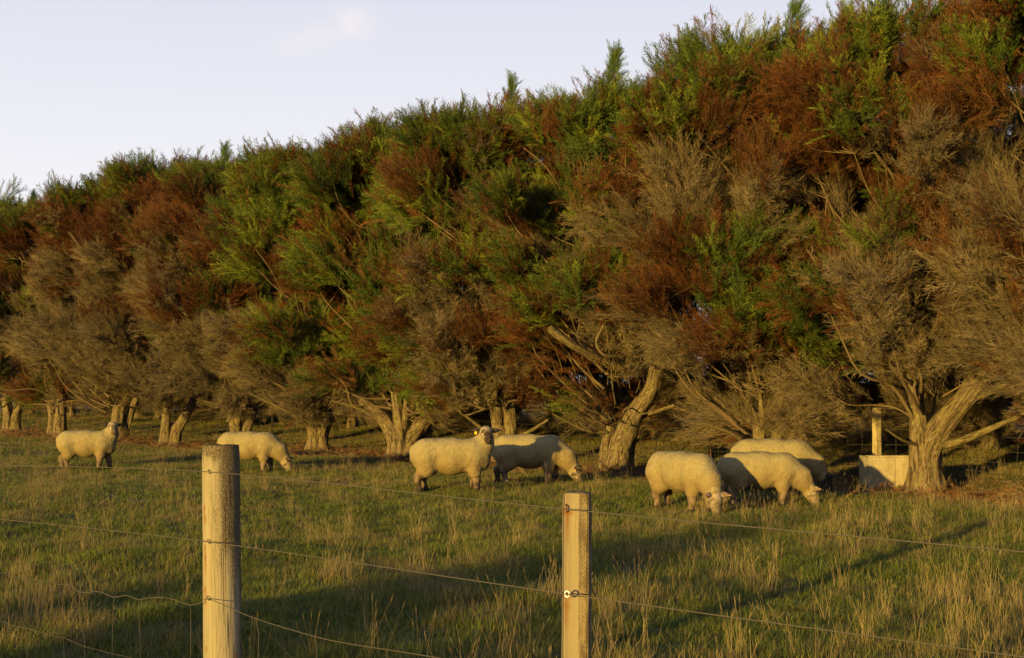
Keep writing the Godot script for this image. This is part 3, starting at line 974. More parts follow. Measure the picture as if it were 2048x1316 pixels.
# ------------------------------------------------------------------ hedge
func make_hedge() -> void:
	var g := "cypress trees of the front hedge row"
	# [label, x, depth, crown height, stems [[points x, depth, height], r0, r1], limbs]
	var list := [
		["cypress whose pale trunk base is cut by the photo's left edge, green tip leaning right", -15.9, 45.26, 7.5,
			[[[[-0.12, 0, -0.1], [-0.1, 0, 0.5], [-0.2, 0, 1.1]], 0.17, 0.13], [[[0.12, 0, -0.1], [0.15, 0, 0.5], [0.35, 0, 1.1]], 0.17, 0.12]], []],
		["second cypress from the left, twin trunk just left of the leftmost sheep", -13.63, 42.8, 7.35,
			[[[[0.05, 0, -0.1], [0.06, 0, 0.5], [0.12, 0, 1.3]], 0.19, 0.14], [[[-0.25, 0.1, -0.1], [-0.22, 0.1, 0.5], [-0.3, 0.1, 1.0]], 0.13, 0.09]], [[[[0.1, 0, 1.1], [0.05, 0, 1.8], [0.1, 0, 2.8]], 0.11, 0.05]]],
		["cypress with dark leaning trunk directly behind the leftmost sheep's head", -11.12, 40.07, 7.5,
			[[[[0, 0, -0.1], [0.02, 0, 0.5], [0.08, 0, 1.0]], 0.22, 0.16], [[[0.15, 0.15, -0.1], [0.25, 0.15, 0.5], [0.5, 0.2, 1.2]], 0.14, 0.1]], []],
		["cypress with one straight tall stem and one stem leaning right", -9.02, 37.8, 7.75,
			[[[[-0.2, 0, -0.1], [-0.16, 0, 0.7], [-0.1, 0, 1.3], [-0.06, 0, 2.1]], 0.14, 0.09], [[[0.05, 0, -0.1], [0.12, 0, 0.35], [0.38, 0, 0.8], [0.6, 0, 1.3]], 0.16, 0.1]], [[[[-0.06, 0, 2.0], [-0.05, 0, 2.7], [0.1, 0, 3.6]], 0.09, 0.05]]],
		["bare-twigged cypress right behind the sheep that grazes beside the round post", -6.79, 35.37, 7.3,
			[[[[-0.06, 0, -0.1], [-0.05, 0, 0.4], [-0.16, 0, 1.0]], 0.19, 0.13], [[[0.16, 0, -0.1], [0.2, 0, 0.4], [0.4, 0, 1.0]], 0.14, 0.09]], [[[[0.0, -0.1, 0.6], [0.02, -0.1, 1.3], [0.1, 0, 2.2]], 0.08, 0.04]]],
		["green and brown cypress with forked trunk, left of the broad fan-shaped trunk", -4.5, 32.89, 7.1,
			[[[[-0.1, 0, -0.1], [-0.06, 0, 0.4], [-0.25, -0.05, 0.85], [-0.55, -0.2, 1.2]], 0.16, 0.09], [[[0.1, 0, -0.1], [0.12, 0, 0.4], [0.35, 0, 1.0], [0.55, 0, 1.5]], 0.17, 0.1]], [[[[-0.2, -0.1, 0.6], [-0.7, -0.3, 0.95], [-1.5, -0.6, 1.35]], 0.05, 0.02]]],
		["greenest cypress, its broad trunk splitting fan-like into four stems", -2.41, 30.62, 7.25,
			[[[[-0.12, 0, -0.1], [-0.14, 0, 0.4], [-0.4, 0, 0.85], [-0.85, -0.1, 1.25]], 0.19, 0.1], [[[0.0, -0.05, -0.1], [0.02, -0.05, 0.5], [-0.08, 0, 1.4]], 0.17, 0.1],
			[[[0.16, 0, -0.1], [0.26, 0, 0.4], [0.62, 0, 0.9], [0.95, 0, 1.25]], 0.2, 0.12], [[[0.3, 0.25, -0.1], [0.5, 0.25, 0.4], [0.95, 0.3, 1.1]], 0.13, 0.1]],
			[[[[-0.35, 0, 0.75], [-0.9, -0.2, 1.05], [-1.4, -0.4, 1.2]], 0.06, 0.02], [[[0.1, -0.1, 0.6], [0.14, -0.15, 1.2], [0.1, -0.1, 2.0]], 0.07, 0.04]]],
		["cypress standing behind the dark-nosed sheep that looks at the camera", -0.19, 28.21, 7.3,
			[[[[-0.05, 0, -0.1], [-0.06, 0, 0.5], [-0.14, 0, 1.2]], 0.16, 0.12], [[[0.14, 0, -0.1], [0.16, 0, 0.6], [0.1, 0, 1.5]], 0.17, 0.12]],
			[[[[-0.14, 0, 1.1], [-0.16, -0.1, 1.6], [-0.12, -0.1, 2.1]], 0.08, 0.05], [[[0.1, 0, 1.4], [0.2, -0.1, 1.8], [0.22, -0.2, 2.2]], 0.12, 0.08], [[[-0.1, 0, 0.45], [-0.5, -0.1, 0.8], [-0.95, -0.2, 1.15]], 0.05, 0.02], [[[0.15, 0, 0.5], [0.5, -0.1, 0.65], [0.9, -0.2, 0.9]], 0.05, 0.02]]],
		["cypress with thick trunk leaning right, between the shaded sheep and the three grazing sheep", 1.92, 25.92, 7.15,
			[[[[0.0, 0, -0.1], [0.06, 0, 0.45], [0.28, -0.1, 1.0], [0.62, -0.35, 1.55], [0.7, -0.7, 2.3]], 0.23, 0.11], [[[-0.24, 0.1, -0.1], [-0.22, 0.1, 0.4], [-0.12, 0.1, 0.8]], 0.11, 0.07], [[[0.2, 0.15, -0.1], [0.26, 0.15, 0.5], [0.35, 0.1, 1.0]], 0.1, 0.07]],
			[[[[0.69, -0.65, 2.2], [0.62, -0.9, 2.7], [0.7, -1.0, 3.3]], 0.1, 0.04], [[[-0.45, -1.7, 2.02], [-0.85, -2.0, 2.2], [-1.3, -2.2, 2.5]], 0.055, 0.075], [[[0.25, 0, 0.9], [0.6, -0.1, 1.05], [1.0, -0.3, 1.2]], 0.06, 0.02], [[[-0.2, 0, 0.7], [-0.6, -0.2, 0.75], [-1.2, -0.5, 1.05]], 0.035, 0.015],
			[[[-0.16, -2.05, 2.05], [-0.38, -2.25, 2.06], [-0.52, -2.3, 2.26], [-0.40, -2.25, 2.55]], 0.032, 0.018]]],
		["cypress with slim stems and low spreading bare twigs, behind the pair of grazing sheep", 4.14, 23.51, 7.42,
			[[[[-0.06, 0, -0.1], [-0.05, 0, 0.6], [-0.1, 0, 1.3]], 0.13, 0.09], [[[0.14, 0, -0.1], [0.16, 0, 0.5], [0.36, 0, 1.1]], 0.13, 0.09]],
			[[[[-0.05, -0.1, 0.5], [-0.04, -0.2, 1.0], [-0.08, -0.2, 1.5]], 0.06, 0.03], [[[-0.15, 0, 0.45], [-0.5, -0.3, 0.8], [-1.2, -0.6, 1.05]], 0.05, 0.02], [[[0.2, 0, 0.5], [0.6, -0.2, 0.72], [1.0, -0.3, 0.85]], 0.045, 0.02]]],
		["bare-twigged cypress with the thickest trunk, beside the concrete trough", 6.18, 21.29, 7.45,
			[[[[0.0, 0, -0.1], [-0.02, 0, 0.3], [0.02, 0, 0.65], [0.22, -0.05, 1.0], [0.62, -0.15, 1.5], [0.9, -0.3, 2.1]], 0.235, 0.13], [[[-0.06, 0, 0.3], [-0.1, 0, 0.75], [-0.12, 0, 1.2], [-0.2, 0, 1.8]], 0.17, 0.08], [[[0.2, 0.06, -0.1], [0.2, 0.06, 0.4], [0.14, 0.05, 0.8]], 0.07, 0.08]],
			[[[[0.1, -0.05, 0.68], [0.45, -0.15, 0.76], [0.95, -0.3, 0.98], [1.9, -0.5, 1.45]], 0.085, 0.025], [[[0.88, -0.3, 2.0], [1.0, -0.5, 2.5], [1.3, -0.7, 3.2]], 0.12, 0.05], [[[0.95, -0.1, 2.2], [1.1, -0.2, 2.8], [1.3, -0.2, 3.4]], 0.09, 0.05], [[[-0.15, -0.1, 0.7], [-0.45, -0.4, 0.78], [-0.75, -0.6, 0.95]], 0.03, 0.012], [[[0.4, 0, 1.25], [0.9, -0.3, 1.5], [1.6, -0.6, 1.9]], 0.06, 0.02]]],
		["rightmost cypress, only its bare outer twigs reaching in at the photo's right edge", 8.13, 19.18, 7.8,
			[[[[0, 0, -0.1], [0, 0, 0.6], [0.1, 0, 1.4]], 0.2, 0.12]], []],
		["leftmost cypress, only its crown edge showing at the photo's left border", -17.78, 47.3, 7.4,
			[[[[0, 0, -0.1], [0, 0, 0.6], [0.1, 0, 1.4]], 0.2, 0.12]], []],
	]
	for t in list:
		leaders_now = leaders.get(t[1], [])
		tree("cypress_tree", t[0], Vector2(t[1], t[2]), t[3], t[4], t[5], 660, 17, false, g)
	# the shaded second row, whose low skirts close the view under the crowns
	var k := 0
	var al := -45.0
	var g2 := "shaded cypress trees of the rear hedge row"
	while al < 12.0:
		var p := hedge_point(al, 6.2 + 0.5 * sin(k * 2.3))
		tree("rear_cypress_tree", "dark shaded cypress of the rear hedge row, seen under the front crowns", p, 6.95 + 0.3 * sin(k * 3.1),
			[[[[0, 0, -0.1], [0.05, 0, 0.7], [0.1, 0, 1.6]], 0.16, 0.1]], [], 460, 13, true, g2)
		al += 2.25 + 0.25 * sin(k * 1.7)
		k += 1
	al = -41.0
	while al < 9.0:                                       # a third, sparser line closes what gaps are left
		var p := hedge_point(al, 9.3 + 0.5 * sin(k * 1.9))
		tree("rear_cypress_tree", "dark shaded cypress of the rear hedge row, seen under the front crowns", p, 6.7 + 0.3 * sin(k * 3.1),
			[[[[0, 0, -0.1], [0.05, 0, 0.7], [0.1, 0, 1.6]], 0.16, 0.1]], [], 330, 13, true, g2)
		al += 3.7 + 0.25 * sin(k * 1.7)
		k += 1

# ------------------------------------------------------------------ shrubs by the road, out of view on the left: their long shadows cross the grass
func make_shrubs() -> void:
	var spots := [[-8.3, -1.6, 2.4, 0.85, "tall leafy roadside shrub, its long shadow crossing the middle of the paddock grass"],
		[-7.0, -2.0, 1.42, 0.7, "lower leafy roadside shrub, its shadow falling between the two near posts"],
		[-8.6, 1.6, 1.15, 0.55, "small leafy roadside shrub, its shadow falling in the photo's lower left corner"]]
	for q in spots:
		var o := thing("roadside_shrub", q[4], "shrub", ground_at(q[0], q[1]), 0.0, "roadside shrubs beside the camera")
		var wood := Soup.new()
		var leaf := bins(plumes)
		for k in 46:
			var a := rng.randf() * TAU
			var hh: float = q[2] * rng.randf_range(0.2, 0.85)
			var rr: float = q[3] * sqrt(rng.randf()) * (1.0 - 0.4 * pow(hh / q[2], 2.0))
			var tip := Vector3(cos(a) * rr, hh, sin(a) * rr)
			tube(wood, smooth_path([Vector3(cos(a) * 0.05, -0.05, sin(a) * 0.05), tip * Vector3(0.35, 0.5, 0.35), tip], 3), 0.02, 0.005, 5)
			for j in 16:
				var d := (Vector3(cos(a), 0, sin(a)) * 0.5 + Vector3.UP + rdir(0.4)).normalized()
				var b: Bin = leaf[rng.randi() % leaf.size()]
				b.add(facing(d, rng.randf() * TAU, rng.randf_range(0.5, 0.8)), tip + rdir(0.12) - d * 0.2, Color(0.05, 0.09, 0.02) * rng.randf_range(0.7, 1.3))
		var w := obj("stems", wood.mesh(), mats.twig_wood, o)
		w.set_meta("kind", "stuff")
		for b in leaf: place(b, "leaves", mats.leaf, o)

# ------------------------------------------------------------------ flock
func make_sheep() -> void:
	var cam_side := -1.35
	sheep("leftmost sheep standing sideways with raised head facing the camera", Vector2(-7.9, 26.5), 0.05, 0.95, false, -1.15, 0.35, 0, 0.9)
	sheep("sheep grazing behind the round fence post, its rump hidden", Vector2(-4.72, 25.6), -0.08, 0.97, true, 0.15, 0.6, 1, 0.5)
	sheep("standing sheep with black nose looking at the camera, near the middle", Vector2(-0.86, 20.3), 0.0, 1.0, false, cam_side, 0.0, 1, -0.35)
	sheep("half shaded sheep grazing behind the one that looks up", Vector2(0.27, 21.9), -0.05, 1.0, true, 0.0, 0.3, 1, 0.7)
	sheep("rounded sheep grazing turned half towards the camera, left of the grazing pair", Vector2(2.2, 18.3), -1.0, 1.0, true, -0.25, 0.75, 0, 0.4)
	sheep("front sheep of the grazing pair, pale head, shaded rump", Vector2(3.3, 18.95), -0.12, 0.95, true, 0.1, 0.95, 0, 0.6)
	sheep("rear sheep of the grazing pair, black head near the trough", Vector2(3.8, 20.7), -0.1, 1.04, true, 0.05, -1.0, 0, -0.6)

# ------------------------------------------------------------------ trough
func make_trough() -> void:
	var c := Vector2(5.98, 22.05)
	var o := thing("water_trough", "pale concrete water trough half hidden by the thickest trunk", "trough", ground_at(c.x, c.y, -0.03))
	var m := paint(1, 1, 1, 0.9)
	var cn := noise(61, 1.0, 4)
	m.albedo_texture = image_of(256, 256, func(u: float, v: float) -> Color:
		var a := cn.get_noise_2d(u * 5.0, v * 5.0)
		var b := cn.get_noise_2d(u * 40.0, v * 40.0)
		var run := cn.get_noise_2d(u * 9.0, v * 2.2 + 30.0)
		var tone := Color(0.27, 0.228, 0.135) * (1.0 + 0.3 * a + 0.2 * b)
		return tone.lerp(Color(0.12, 0.105, 0.06), smoothstep(0.1, 0.5, run) * 0.22))
	m.uv1_triplanar = true
	m.uv1_scale = Vector3(0.9, 0.9, 0.9)
	var L := 1.08
	var W := 0.62
	var H := 0.50
	for sx in [-1.0, 1.0]:
		obj("end_wall", bevel_box(Vector3(sx * (L / 2 - 0.035), H / 2, 0), Vector3(0.07, H, W - 0.144), 0.008), m, o)
	obj("side_wall", bevel_box(Vector3(-L / 4 - 0.068, H / 2, W / 2 - 0.035), Vector3(L / 2 - 0.138, H, 0.07), 0.006), m, o)
	obj("side_wall", bevel_box(Vector3(L / 4 - 0.067, H / 2, W / 2 - 0.035), Vector3(L / 2 + 0.132, H, 0.07), 0.006), m, o)
	obj("side_wall", bevel_box(Vector3(0, H / 2, -W / 2 + 0.035), Vector3(L, H, 0.07), 0.008), m, o)
	obj("rim", bevel_box(Vector3(0, H + 0.012, W / 2 - 0.033), Vector3(L + 0.01, 0.03, 0.082), 0.008), m, o)
	obj("floor", bevel_box(Vector3(0, 0.05, 0), Vector3(L - 0.15, 0.08, W - 0.15), 0.01), m, o)
	var wm := paint(0.02, 0.025, 0.02, 0.05)
	wm.metallic_specular = 0.5
	obj("water", bevel_box(Vector3(0, 0.25, 0), Vector3(L - 0.145, 0.3, W - 0.145), 0.004), wm, o)
	var f := SphereMesh.new()
	f.radius = 0.055; f.height = 0.06; f.radial_segments = 16; f.rings = 8; f.is_hemisphere = false
	var fl := obj("float_valve", f, mats.waratah, o)
	fl.position = Vector3(0.02, H + 0.02, W / 2 - 0.12)

# ------------------------------------------------------------------ wire netting behind the trees
func rope(points: Array, r: float, per := 3, sides := 5) -> ArrayMesh:
	var s := Soup.new()
	tube(s, smooth_path(points, per), r, r, sides)
	return s.mesh()

func make_back_fence() -> void:
	var at := Vector2(5.95, 23.25)
	var post := thing("timber_fence_post", "tall pale sawn timber post behind the concrete trough", "post", ground_at(at.x, at.y), 0.5)
	var pm := paint(1, 1, 1, 0.9)
	var pn := noise(71, 1.0, 4)
	pm.albedo_texture = image_of(64, 256, func(u: float, v: float) -> Color:
		var a := pn.get_noise_2d(u * 24.0, v * 2.0)
		var b := pn.get_noise_2d(u * 4.0, v * 6.0)
		return Color(0.288, 0.232, 0.12) * (1.0 + 0.35 * a + 0.3 * b))
	pm.uv1_triplanar = true
	obj("shaft", bevel_box(Vector3(0, 0.48, 0), Vector3(0.115, 1.36, 0.10), 0.008), pm, post)
	for h in [0.35, 0.62, 0.86, 1.0]:
		var s := rope([Vector3(-0.06, h, 0.058), Vector3(0.0, h - 0.004, 0.06), Vector3(0.06, h, 0.058)], 0.004)
		obj("wire_tie", s, mats.rust, post)
	for al in [-19.9, -14.8]:
		var p := hedge_point(al, 1.5)
		var t := thing("steel_fence_standard", "thin dark steel standard between the trunks, %s" % ["beside the straight-stemmed cypress" if al < -17.0 else "right of the sheep behind the round post"], "post", ground_at(p.x, p.y), 0.4, "steel standards of the rear netting fence")
		obj("web", bevel_box(Vector3(0, 0.42, 0), Vector3(0.012, 1.2, 0.035), 0.002), mats.waratah, t)
		obj("flange", bevel_box(Vector3(0, 0.42, 0.0205), Vector3(0.04, 1.2, 0.006), 0.002), mats.waratah, t)
	var net := thing("rear_netting_fence", "rusty wire netting fence running behind the cypress trunks", "fence")
	var hs := [0.08, 0.22, 0.38, 0.56, 0.78]
	for h in hs:
		var pts := []
		var a := -31.0
		while a < 5.0:
			var p := hedge_point(a, 1.35)
			pts.append(ground_at(p.x, p.y, h + rng.randfn(0, 0.012)))
			a += 1.5
		obj("line_wire", rope(pts, 0.0028, 4, 4), mats.wire, net)
	var s := Soup.new()
	var a := -31.0
	while a < 4.8:
		var p := hedge_point(a, 1.35)
		var b := ground_at(p.x, p.y)
		tube(s, smooth_path([b + Vector3(0, 0.06, 0), b + Vector3(rng.randfn(0, 0.012), 0.4, 0), b + Vector3(rng.randfn(0, 0.02), 0.79, 0)], 3), 0.0026, 0.0026, 4)
		a += rng.randf_range(0.26, 0.34)
	var st := obj("stay_wires", s.mesh(), mats.wire, net)
	st.set_meta("kind", "stuff")

# ------------------------------------------------------------------ the near fence
func make_front_fence() -> void:
	var wn := noise(81, 1.0, 4)
	# round post
	var p1 := Vector3(-1.155, 0, -5.7)
	var fwd := Vector3(1.155, 0, 5.7).normalized()
	var right := Vector3(fwd.z, 0, -fwd.x)
	var o := thing("round_fence_post", "thick round timber post, lichen on its right side", "post", p1 + Vector3(0, -0.02, 0))
	var s := Soup.new()
	var top := 1.372
	var sides := 120
	var rows := 48
	for i in rows + 1:
		var t := float(i) / rows
		var y := top * t
		var lean := right * (0.012 - 0.03 * t * 0.7) 
		for k in sides + 1:
			var phi := -PI + TAU * k / sides
			var u := float(k) / sides
			var r := (0.0765 - 0.003 * t) * (1.0 + 0.02 * ring_noise(wn, u, t, 1.0, 2.0) + 0.012 * ring_noise(wn, u, t + 4.0, 4.0, 1.5))
			r *= 1.0 - 0.075 * smoothstep(0.28, 0.45, ring_noise(wn, u, 1.0 - t + 61.0, 30.0, 4.0))
			if i == rows: r *= 0.965
			var d := fwd * cos(phi) + right * sin(phi)
			s.v.append(lean + d * r + Vector3.UP * (y - (0.006 if i == rows - 1 else 0.0) + (0.004 * wn.get_noise_2d(d.x * 3.0, d.z * 3.0 + 5.0) if i >= rows - 1 else 0.0)))
			s.n.append(d)
			s.uv.append(Vector2(u, 1.0 - t))
	for i in rows:
		for k in sides:
			var a := i * (sides + 1) + k
			var b := a + sides + 1
			s.ix.append_array(PackedInt32Array([a, b, a + 1, a + 1, b, b + 1]))
	var cap := s.v.size()
	s.v.append(Vector3(right.x * -0.009, top - 0.001, right.z * -0.009)); s.n.append(Vector3.UP); s.uv.append(Vector2(0.7, 0.002))
	var last := rows * (sides + 1)
	for k in sides: s.ix.append_array(PackedInt32Array([cap, last + k + 1, last + k]))
	var rust_at := [[0.325, 0.245], [0.335, 0.40], [0.34, 0.44], [0.33, 0.565]]     # u, height below the top in m
	var m := paint(1, 1, 1, 0.92)
	m.albedo_texture = image_of(512, 1024, func(u: float, v: float) -> Color:
		var down := v * top
		var grain := ring_noise(wn, u, v, 9.0, 2.2)
		var streak := ring_noise(wn, u, v + 11.0, 16.0, 3.0)
		var broad := ring_noise(wn, u, v + 5.0, 1.6, 3.5)
		var speck := ring_noise(wn, u, v + 23.0, 26.0, 150.0)
		var speck2 := ring_noise(wn, u, v + 43.0, 60.0, 300.0)
		var c := Color(0.209, 0.181, 0.111) * (1.0 + 0.26 * grain + 0.12 * broad)
		c = c.lerp(Color(0.252, 0.2, 0.111), smoothstep(0.0, 0.4, streak) * 0.75)
		# thin dark checks along the grain
		var check := ring_noise(wn, u, v + 61.0, 30.0, 4.0)
		c = c.lerp(Color(0.06, 0.045, 0.03), smoothstep(0.28, 0.42, check) * (0.45 + 0.55 * smoothstep(0.36, 0.52, u + broad * 0.1)) * 0.85)
		# crust of dark lichen, thick near the top and on the weather side
		var crust := smoothstep(0.36, 0.56, u + 0.10 * broad) * smoothstep(0.75, 0.15, down + 0.22 * broad + 0.1 * grain)
		crust = maxf(crust, smoothstep(0.60, 0.71, u + 0.05 * broad) * 0.85)
		crust = maxf(crust, smoothstep(0.09, 0.01, down + 0.05 * broad) * 0.75)
		crust *= smoothstep(0.95, 0.85, u)
		var dots := smoothstep(0.30 - crust * 0.75, 0.42 - crust * 0.6, speck + speck2 * 0.5)
		c = c.lerp(Color(0.05, 0.037, 0.02) * (1.0 + 0.6 * speck2), dots * clampf(crust * 1.5, 0.0, 0.96))
		c = c.lerp(Color(0.222, 0.2, 0.111), smoothstep(0.28, 0.42, -speck2) * crust * 0.6)
		for q in rust_at:
			var du: float = absf(u - q[0]) + 0.006 * grain
			var dd: float = down - q[1]
			c = c.lerp(Color(0.19, 0.09, 0.025), smoothstep(0.02, 0.006, du) * smoothstep(-0.015, 0.0, dd) * smoothstep(0.12, 0.0, dd) * 0.85)
			c = c.lerp(Color(0.10, 0.05, 0.02), smoothstep(0.014, 0.004, Vector2(du * 1.2, dd * 0.8).length() + 0.004 * speck) * 0.9)
		# knots
		for q in [[0.345, 0.80, 0.010], [0.335, 0.29, 0.016], [0.62, 0.83, 0.016], [0.345, 0.62, 0.008]]:
			var e := Vector2((u - q[0]) * 0.5, (down - q[1]) * 0.6).length() + 0.003 * speck
			c = c.lerp(Color(0.17, 0.09, 0.035), smoothstep(q[2], q[2] * 0.4, e) * 0.8)
		return c)
	m.heightmap_enabled = true
	m.heightmap_scale = 0.6
	m.heightmap_texture = m.albedo_texture
	obj("shaft", s.mesh(), m, o)
	for y in [1.27, 0.996, 0.774]:
		var c := -p1 + Vector3(-1.19, y - 0.0, -5.63)
		c.y = y
		obj("staple", rope([c + Vector3(-0.010, 0.008, -0.012), c + Vector3(-0.008, 0.006, 0.008), c + Vector3(-0.004, 0.0, 0.012), c + Vector3(-0.002, -0.006, 0.008), c + Vector3(-0.002, -0.008, -0.012)], 0.0018), mats.rust, o)
	# split post, flat face and rounded back
	var p2 := Vector3(0.192, 0, -4.17)
	var o2 := thing("split_fence_post", "slimmer split timber post with flat pale face and rust stains", "post", p2 + Vector3(0, -0.02, 0))
	var sec := [Vector2(-0.045, 0.012), Vector2(-0.041, 0.026), Vector2(-0.036, 0.031), Vector2(-0.02, 0.0335), Vector2(-0.006, 0.0345), Vector2(0.0, 0.034), Vector2(0.012, 0.032), Vector2(0.026, 0.024), Vector2(0.037, 0.01), Vector2(0.042, -0.008), Vector2(0.038, -0.03), Vector2(0.02, -0.045), Vector2(-0.005, -0.05), Vector2(-0.028, -0.043), Vector2(-0.042, -0.02)]
	var s2 := Soup.new()
	var top2 := 1.30
	rows = 30
	var n := sec.size()
	for i in rows + 1:
		var t := float(i) / rows
		for k in n + 1:
			var q: Vector2 = sec[k % n]
			var nx: Vector2 = sec[(k + 1) % n] - sec[(k - 1 + n) % n]
			var nn := Vector3(-nx.y, 0, -nx.x).normalized()
			if nn.dot(Vector3(q.x, 0, q.y)) < 0.0: nn = -nn
			var u := float(k) / n
			var g := 1.0 + 0.03 * ring_noise(wn, u, t + 90.0, 1.2, 3.0)
			if i == rows: g *= 0.95
			var y := top2 * t + (0.008 * wn.get_noise_2d(q.x * 40.0, q.y * 40.0) if i == rows else 0.0)
			s2.v.append(Vector3(q.x * g - 0.008 * (1.0 - t), y, q.y * g))
			s2.n.append(nn)
			s2.uv.append(Vector2(u, 1.0 - t))
	for i in rows:
		for k in n:
			var a := i * (n + 1) + k
			var b := a + n + 1
			s2.ix.append_array(PackedInt32Array([a, b, a + 1, a + 1, b, b + 1]))
	cap = s2.v.size()
	s2.v.append(Vector3(0, top2 + 0.002, 0)); s2.n.append(Vector3.UP); s2.uv.append(Vector2(0.6, 0.002))
	last = rows * (n + 1)
	for k in n: s2.ix.append_array(PackedInt32Array([cap, last + k + 1, last + k]))
	var m2 := paint(1, 1, 1, 0.92)
	m2.albedo_texture = image_of(256, 1024, func(u: float, v: float) -> Color:
		var down := v * top2
		var grain := wn.get_noise_2d(u * 60.0, v * 3.0)
		var broad := wn.get_noise_2d(u * 6.0, v * 9.0 + 50.0)
		var speck := wn.get_noise_2d(u * 120.0, v * 170.0)
		var speck2 := wn.get_noise_2d(u * 260.0, v * 380.0)
		var c := Color(0.223, 0.185, 0.0979) * (1.0 + 0.2 * grain + 0.1 * broad)
		c = c.lerp(Color(0.281, 0.2, 0.0888), smoothstep(0.12, 0.45, grain) * 0.5)
		var side := smoothstep(0.33, 0.37, u + 0.015 * broad) 
		c = c.lerp(Color(0.148, 0.115, 0.0629) * (1.0 + 0.3 * grain), side * 0.75)
		c = c.lerp(Color(0.065, 0.048, 0.03), side * smoothstep(-0.05, 0.25, speck + 0.6 * speck2 + broad * 0.7))
		c = c.lerp(Color(0.24, 0.17, 0.085), smoothstep(0.06, 0.03, down + 0.02 * broad) * smoothstep(0.20, 0.16, u) * 0.7)
		for q in [[0.15, 0.055, 1.0], [0.15, 0.295, 0.8], [0.15, 0.325, 0.4], [0.16, 0.53, 0.7]]:
			var du := absf(u - q[0]) + 0.01 * broad
			var dd: float = down - q[1]
			c = c.lerp(Color(0.19, 0.09, 0.025), smoothstep(0.05, 0.01, du) * smoothstep(-0.03, 0.0, dd) * smoothstep(0.13, 0.0, dd) * 0.8 * q[2])
			c = c.lerp(Color(0.19, 0.09, 0.025), smoothstep(0.012, 0.004, absf(dd)) * smoothstep(0.28, 0.18, u) * 0.75 * q[2])
		return c)
	m2.heightmap_enabled = true
	m2.heightmap_scale = 0.5
	m2.heightmap_texture = m2.albedo_texture
	obj("shaft", s2.mesh(), m2, o2)
	obj("staple", rope([Vector3(-0.036, 1.268, 0.03), Vector3(-0.036, 1.267, 0.04), Vector3(-0.035, 1.258, 0.044), Vector3(-0.034, 1.248, 0.04), Vector3(-0.034, 1.247, 0.03)], 0.0024), mats.rust, o2)
	var ring := []
	for k in 9: ring.append(Vector3(-0.034 + 0.006 * cos(k * TAU / 8), 1.016 + 0.009 * sin(k * TAU / 8), 0.072 + 0.006 * sin(k * TAU / 8 + 1.0)))
	obj("insulator", rope(ring, 0.0024), mats.insulator, o2)
	# wires
	var w1 := obj("fence_wire", rope([Vector3(-3.520, 1.217, -7.079), Vector3(-2.286, 1.234, -6.350), Vector3(-1.198, 1.250, -5.620), Vector3(0.153, 1.238, -4.100), Vector3(1.123, 1.231, -3.120), Vector3(1.490, 1.235, -2.707)], 0.0018, 8), mats.wire, self)
	tag(w1, "top plain wire of the near fence, stapled near the post tops", "wire", "plain wires of the near fence")
	var w2 := obj("fence_wire", rope([Vector3(-3.520, 1.003, -7.079), Vector3(-2.286, 0.995, -6.350), Vector3(-1.198, 0.976, -5.620), Vector3(0.153, 0.996, -4.100), Vector3(1.123, 1.003, -3.120), Vector3(1.490, 1.016, -2.707)], 0.0018, 8), mats.wire, self)
	tag(w2, "second plain wire of the near fence, above the slack netting", "wire", "plain wires of the near fence")
	var net := thing("near_netting", "slack kinked wire netting low on the near fence", "netting")
	obj("line_wire", rope([Vector3(-3.520, 0.756, -7.079), Vector3(-2.885, 0.747, -6.704), Vector3(-2.548, 0.765, -6.505), Vector3(-2.286, 0.758, -6.350), Vector3(-2.245, 0.762, -6.322), Vector3(-2.182, 0.748, -6.280), Vector3(-2.113, 0.745, -6.234), Vector3(-1.987, 0.746, -6.149), Vector3(-1.938, 0.740, -6.116), Vector3(-1.883, 0.743, -6.080), Vector3(-1.824, 0.719, -6.040), Vector3(-1.785, 0.720, -6.014), Vector3(-1.724, 0.730, -5.973), Vector3(-1.647, 0.715, -5.921), Vector3(-1.583, 0.728, -5.879), Vector3(-1.523, 0.717, -5.838), Vector3(-1.479, 0.728, -5.809), Vector3(-1.405, 0.737, -5.759), Vector3(-1.345, 0.733, -5.719), Vector3(-1.274, 0.721, -5.671), Vector3(-1.228, 0.735, -5.640), Vector3(-1.198, 0.754, -5.620),
		Vector3(-1.116, 0.745, -5.528), Vector3(-0.957, 0.720, -5.350), Vector3(-0.697, 0.706, -5.057), Vector3(-0.558, 0.709, -4.900), Vector3(-0.415, 0.719, -4.739), Vector3(-0.196, 0.733, -4.493), Vector3(-0.036, 0.733, -4.313), Vector3(0.153, 0.744, -4.100)], 0.0017, 4), mats.wire, net)
	obj("line_wire", rope([Vector3(-3.520, 0.545, -7.079), Vector3(-2.885, 0.542, -6.704), Vector3(-2.286, 0.546, -6.350), Vector3(-2.199, 0.536, -6.291), Vector3(-2.113, 0.533, -6.234), Vector3(-2.029, 0.525, -6.177), Vector3(-1.973, 0.518, -6.140), Vector3(-1.910, 0.517, -6.098), Vector3(-1.865, 0.508, -6.067), Vector3(-1.795, 0.493, -6.021), Vector3(-1.719, 0.488, -5.970), Vector3(-1.652, 0.481, -5.925), Vector3(-1.591, 0.479, -5.884), Vector3(-1.516, 0.472, -5.833), Vector3(-1.381, 0.465, -5.743), Vector3(-1.270, 0.460, -5.668), Vector3(-1.198, 0.466, -5.620), Vector3(-0.957, 0.47, -5.350), Vector3(0.153, 0.5, -4.100)], 0.0017, 4), mats.wire, net)
